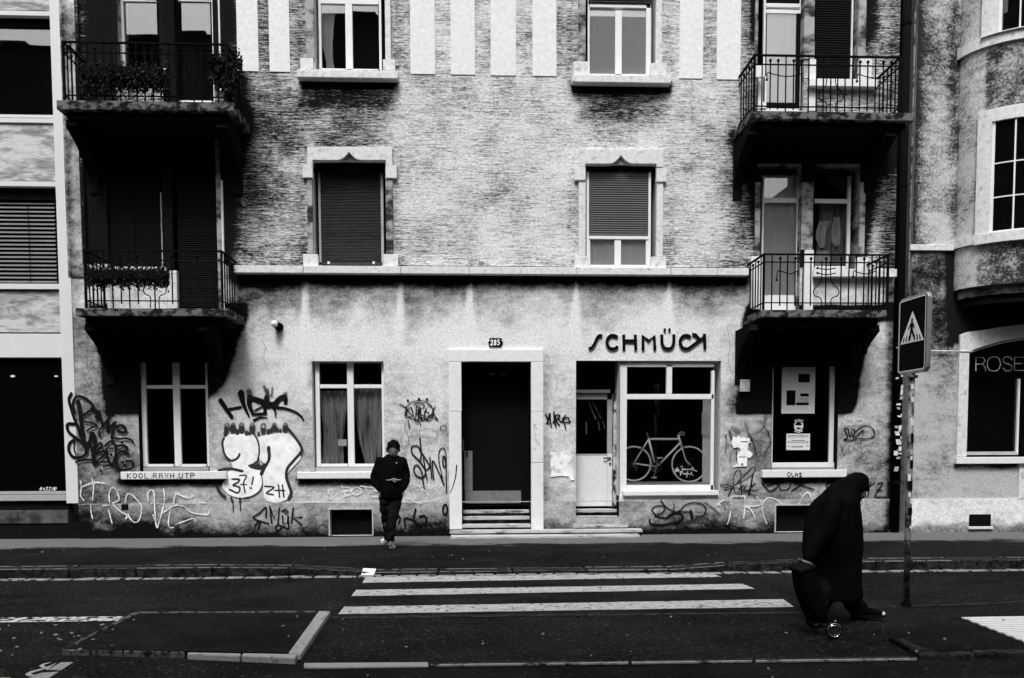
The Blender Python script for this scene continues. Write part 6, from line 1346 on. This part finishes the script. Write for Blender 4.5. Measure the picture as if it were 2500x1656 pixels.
mb.limb([(q(290, 275, .0), .055), (q(335, 262, -.04), .035), (q(380, 275, .0), .055)])
jk = remesh('jacket', mb, .013, M['cloth'], p1, 3, (.020, 1., (7, 7, 5)))
mb = MB(); c0 = [q(240, 575, -.175), q(300, 572, -.185), q(340, 558, -.185), (q(400, 574, -.185)), q(440, 568, -.175)]; mb.tube(c0, [.006, .010, .014, .009, .006], 8); mb.tube([q(325, 575, -.187), q(370, 600, -.187)], .009, 6); prop(mb.build('shirt_hem', M['curtain_grey' if False else 'canvas'], jk), 'pale shirt edge showing between the jacket fronts', kind='stuff')
mb = MB(); mb.ball(q(382, 340, -.155), .009, 8, 6); mb.build('button', M['paper'], jk)
mb = MB()
mb.limb([(lh+Vector((0, 0, .05)), .105), (q(232, 950, .02), .100), (q(245, 1120, .07), .078), (q(262, 1260, .13), .070), (la+Vector((0, 0, .02)), .062)])
mb.limb([(rh+Vector((0, 0, .05)), .105), (q(355, 950, -.03), .100), (q(325, 1120, -.09), .080), (q(305, 1270, -.12), .072), (ra+Vector((0, 0, .02)), .062)])
remesh('trousers', mb, .013, M['denim'], p1, 2, (.022, 1., (9, 9, 14)))
def shoe(parent, a_, d_, zfl, L_=.27, mm='canvas', sm='rubber', tc=.038):
    d_ = d_.normalized(); sd2 = Vector((-d_.y, d_.x, 0)); mb = MB(); h0 = Vector((a_.x, a_.y, zfl))-d_*.06
    def rg(t, w, z, n=20): return [tuple(h0+d_*(L_*(.5-.5*math.cos(k*6.283/n))*1.0)+sd2*(math.sin(k*6.283/n)*w)+Vector((0, 0, z))) for k in range(n)]
    mb.loft([rg(0, .045, .0), rg(0, .048, .012), rg(0, .047, .028)]); so_ = mb.build('sole', M[sm], None, smooth=False)
    mb = MB(); mb.limb([(h0+Vector((0, 0, .055))+d_*.035, .040), (h0+Vector((0, 0, .060))+d_*.10, .040), (h0+Vector((0, 0, .046))+d_*.17, .036), (h0+Vector((0, 0, .038))+d_*.225, .030)]); mb.limb([(h0+Vector((0, 0, .055))+d_*.05, .042), (h0+Vector((0, 0, .115))+d_*.05, .042)])
    s_ = remesh('shoe', mb, .009, M[mm], parent, 2)
    so_.parent = s_; so_.matrix_parent_inverse = Matrix.Translation(-wloc(s_)); mb = MB(); mb.ball(h0+d_*.235+Vector((0, 0, .036)), tc, 12, 8, (1, .9, .72)); mb.build('toe_cap', M['rubber'], s_, smooth=True)
    return s_
shoe(p1, G(941, 1325, .0)+Vector((.01, .10, 0)), Vector((-.25, -.97, 0)), .005); shoe(p1, G(956, 1340, .0)+Vector((0, .16, 0)), Vector((.05, -1, 0)), .005)
mb = MB(); random.seed(9)
mb.ball(hc+Vector((0, .015, .045)), .098, 18, 12, (.95, 1.0, .85))
for k in range(230):
    a = random.uniform(0, 6.283); e_ = random.uniform(-.55, 1.5); d = Vector((math.cos(a)*math.cos(e_), math.sin(a)*math.cos(e_), math.sin(e_)))
    if d.y < -.25 and d.z < .45: continue
    p = hc+Vector((0, .012, .03))+Vector((d.x*.096, d.y*.110, d.z*.112))*random.uniform(.9, 1.12); mb.ball(p, random.uniform(.011, .020), 6, 5)
hr = remesh('hair', mb, .007, M['hair'], p1, 0)
# --- stooping hooded person crossing the road
PY2 = -6.62
p2 = empty('person', G(2040, 1530, RZ), 'stooping person in a long dark hooded coat crossing the road', 'person')
q2 = lambda x, y, d=0.: P(1900+x/3.565, 1140+y/3.565, PY2+d)
mb = MB()
hc = q2(690, 165); fw = Vector((.45, -.05, -.89)).normalized()
mb.ball(hc, .092, 20, 14, (1.0, .82, 1.05)); mb.ball(hc+fw*.045+Vector((.0, 0, -.035)), .062, 14, 10); mb.ball(hc+fw*.115+Vector((0, 0, -.01)), .016, 8, 6); mb.ball(hc+fw*.10+Vector((-.03, 0, -.05)), .022, 10, 8)
for s_ in (-1, 1): mb.ball(hc+Vector((-.01, s_*.078, -.02)), .022, 8, 6, (.8, .4, 1.2))
mb.limb([(hc+Vector((-.03, 0, -.04)), .06), (q2(580, 260), .07), (q2(500, 400), .13), (q2(480, 620), .14), (q2(480, 760), .14)])
mb.limb([(q2(500, 345, -.17), .05), (q2(395, 560, -.26), .045), (q2(262, 790, -.30), .034)]); mb.limb([(q2(520, 290, .16), .06), (q2(560, 560, .24), .048), (q2(600, 760, .2), .036)])
hand(mb, q2(258, 805, -.30), Vector((-.5, 0, -1)), Vector((0, 1, 0)), 1., .7, 1); hand(mb, q2(602, 775, .2), Vector((.1, 0, -1)), Vector((1, 0, 0)), 1., .5, 1)
mb.limb([(q2(440, 780, -.08), .10), (q2(420, 1060, -.08), .07), (q2(330, 1350, -.10), .045)]); mb.limb([(q2(520, 780, .08), .10), (q2(640, 1060, .08), .07), (q2(715, 1300, .08), .045)])
mb.limb([(q2(325, 1352, -.10), .04), (q2(370, 1375, -.12), .035)]); mb.limb([(q2(715, 1305, .08), .04), (q2(790, 1330, .08), .03)])
remesh('body', mb, .012, M['skin'], p2, 3)
mb = MB()
rows = [(1178, 2052, 2084, .10, 0), (1188, 2042, 2088, .14, 0), (1200, 2022, 2090, .18, 0), (1212, 2006, 2092, .22, 0), (1224, 1993, 2092, .25, 0), (1236, 1984.5, 2092.5, .27, 0), (1252, 1980, 2096, .28, 0), (1275, 1976, 2099, .28, 0), (1303, 1969, 2101, .27, 0), (1342, 1964, 2103, .25, 0), (1378, 1964, 2102, .24, 0), (1420, 1966, 2100, .24, 0), (1452, 1968, 2101, .24, 0), (1460, 1976, 2095, .23, 0)]
lofth(mb, rows, PY2, 28)
mb.limb([(q2(500, 330, -.2), .10), (q2(395, 560, -.27), .085), (q2(275, 775, -.30), .062)]); mb.limb([(q2(520, 320, .2), .10), (q2(570, 560, .25), .085), (q2(598, 750, .2), .062)])
remesh('coat', mb, .014, M['cloth'], p2, 3, (.048, 1., (7, 7, 1.8)))
mb = MB(); mb.limb([(q2(676, 140), .108), (q2(600, 190), .115), (q2(520, 260), .13)]); mb.limb([(q2(700, 130), .095), (q2(735, 165), .062)]); mb.limb([(q2(762, 168, -.06), .020), (q2(775, 186), .024), (q2(762, 168, .06), .020)]); mb.limb([(q2(768, 205, -.04), .014), (q2(779, 209, 0), .013), (q2(768, 205, .04), .014)])
remesh('hood', mb, .012, M['cloth'], p2, 2, (.010, 1., (9, 9, 9)))
mb = MB(); mb.limb([(q2(430, 1000, -.08), .12), (q2(370, 1180, -.09), .105), (q2(318, 1355, -.10), .08)]); mb.limb([(q2(560, 1000, .08), .12), (q2(640, 1150, .08), .105), (q2(710, 1300, .08), .08)])
remesh('trousers', mb, .014, M['denim'], p2, 2, (.02, 1., (8, 8, 12)))
shoe(p2, G(1980, 1530, RZ)+Vector((.03, 0, 0)), Vector((1, -.15, 0)), RZ+.012, .27, 'cloth', 'denim', .028); shoe(p2, G(2104, 1515, RZ)+Vector((.02, 0, 0)), Vector((1, -.05, 0)), RZ+.03, .27, 'cloth', 'denim', .034)
# --- wheeled shopping trolley held by the stooping person
w1 = G(2035.5, 1563, RZ); TYc = w1.y
tr_ = empty('shopping_trolley', w1, 'dark two wheeled shopping trolley pulled by the stooping person', 'trolley')
def tq(px, py, d=0.): return P(px, py, TYc+d)
hub = tq(2035.5, 1544); rw = .078
for s_, d in ((0, 0.), (1, .42)):
    c = Vector((hub.x, TYc+d, RZ+.012+rw)); wh = ringm(c, rw-.012, .014, 32).build('wheel', M['black'], tr_, smooth=True)
    ringm(c+Vector((0, -.012 if not s_ else .012, 0)), rw-.019, .0045, 32).build('rim', M['chrome'], wh, smooth=True)
    mb = MB(); mb.ball(c+Vector((0, -.006, .0)), .048, 18, 10, (1, .28, 1)); mb.build('hub_cap', M['chrome'] if not s_ else M['steel'], wh, smooth=True)
mb = MB(); mb.tube([(hub.x, TYc, RZ+.012+rw), (hub.x, TYc+.42, RZ+.012+rw)], .009, 8); mb.build('axle', M['steel'], tr_)
top = tq(1966, 1372, .21); base = Vector((hub.x, TYc+.21, RZ+.10)); ax = (top-base).normalized(); pr = Vector((ax.z, 0, -ax.x))
for s_ in (-.14, .14): mb = MB(); mb.tube([base+Vector((0, s_, 0)), top+Vector((0, s_, 0))], .010, 8); mb.build('frame_tube', M['iron'], tr_)
mb = MB(); mb.tube([top+Vector((0, -.15, 0)), top+Vector((0, .15, 0))], .012, 10); mb.build('handle', M['steel'], tr_)
mb = MB(); a0 = base+ax*.06; L_ = .50
for k in range(2): pass
rings = []
for k in range(8):
    t = k/7; c = a0+ax*L_*t-pr*.045; w_ = .13+.02*math.sin(t*3.1); d_ = .065+.03*math.sin(t*3.1)+.006*math.sin(t*22)
    rings.append([tuple(c+Vector((0, 1, 0))*w_*math.copysign(abs(math.cos(g))**.5, math.cos(g))+pr*d_*math.copysign(abs(math.sin(g))**.5, math.sin(g))) for g in [6.283*j/20 for j in range(20)]])
mb.loft(rings); mb.build('bag', M['cloth'], tr_, smooth=True)

bagtop = a0+ax*L_-pr*.045
mb = MB(); mb.box(-.15, .15, -.16, .16, -.02, .02)
mb.v = [tuple(bagtop+pr*x*.55+Vector((0, 1, 0))*y*.9+ax*z) for x, y, z in mb.v]; mb.build('bag_flap', M['denim'], tr_, .012)
for y in ():
    mb = MB(); mb.tube([bagtop+Vector((0, y, 0))-pr*.118, bagtop-ax*.25+Vector((0, y, 0))-pr*.112], .008, 6); mb.build('bag_strap', M['steel'], tr_)
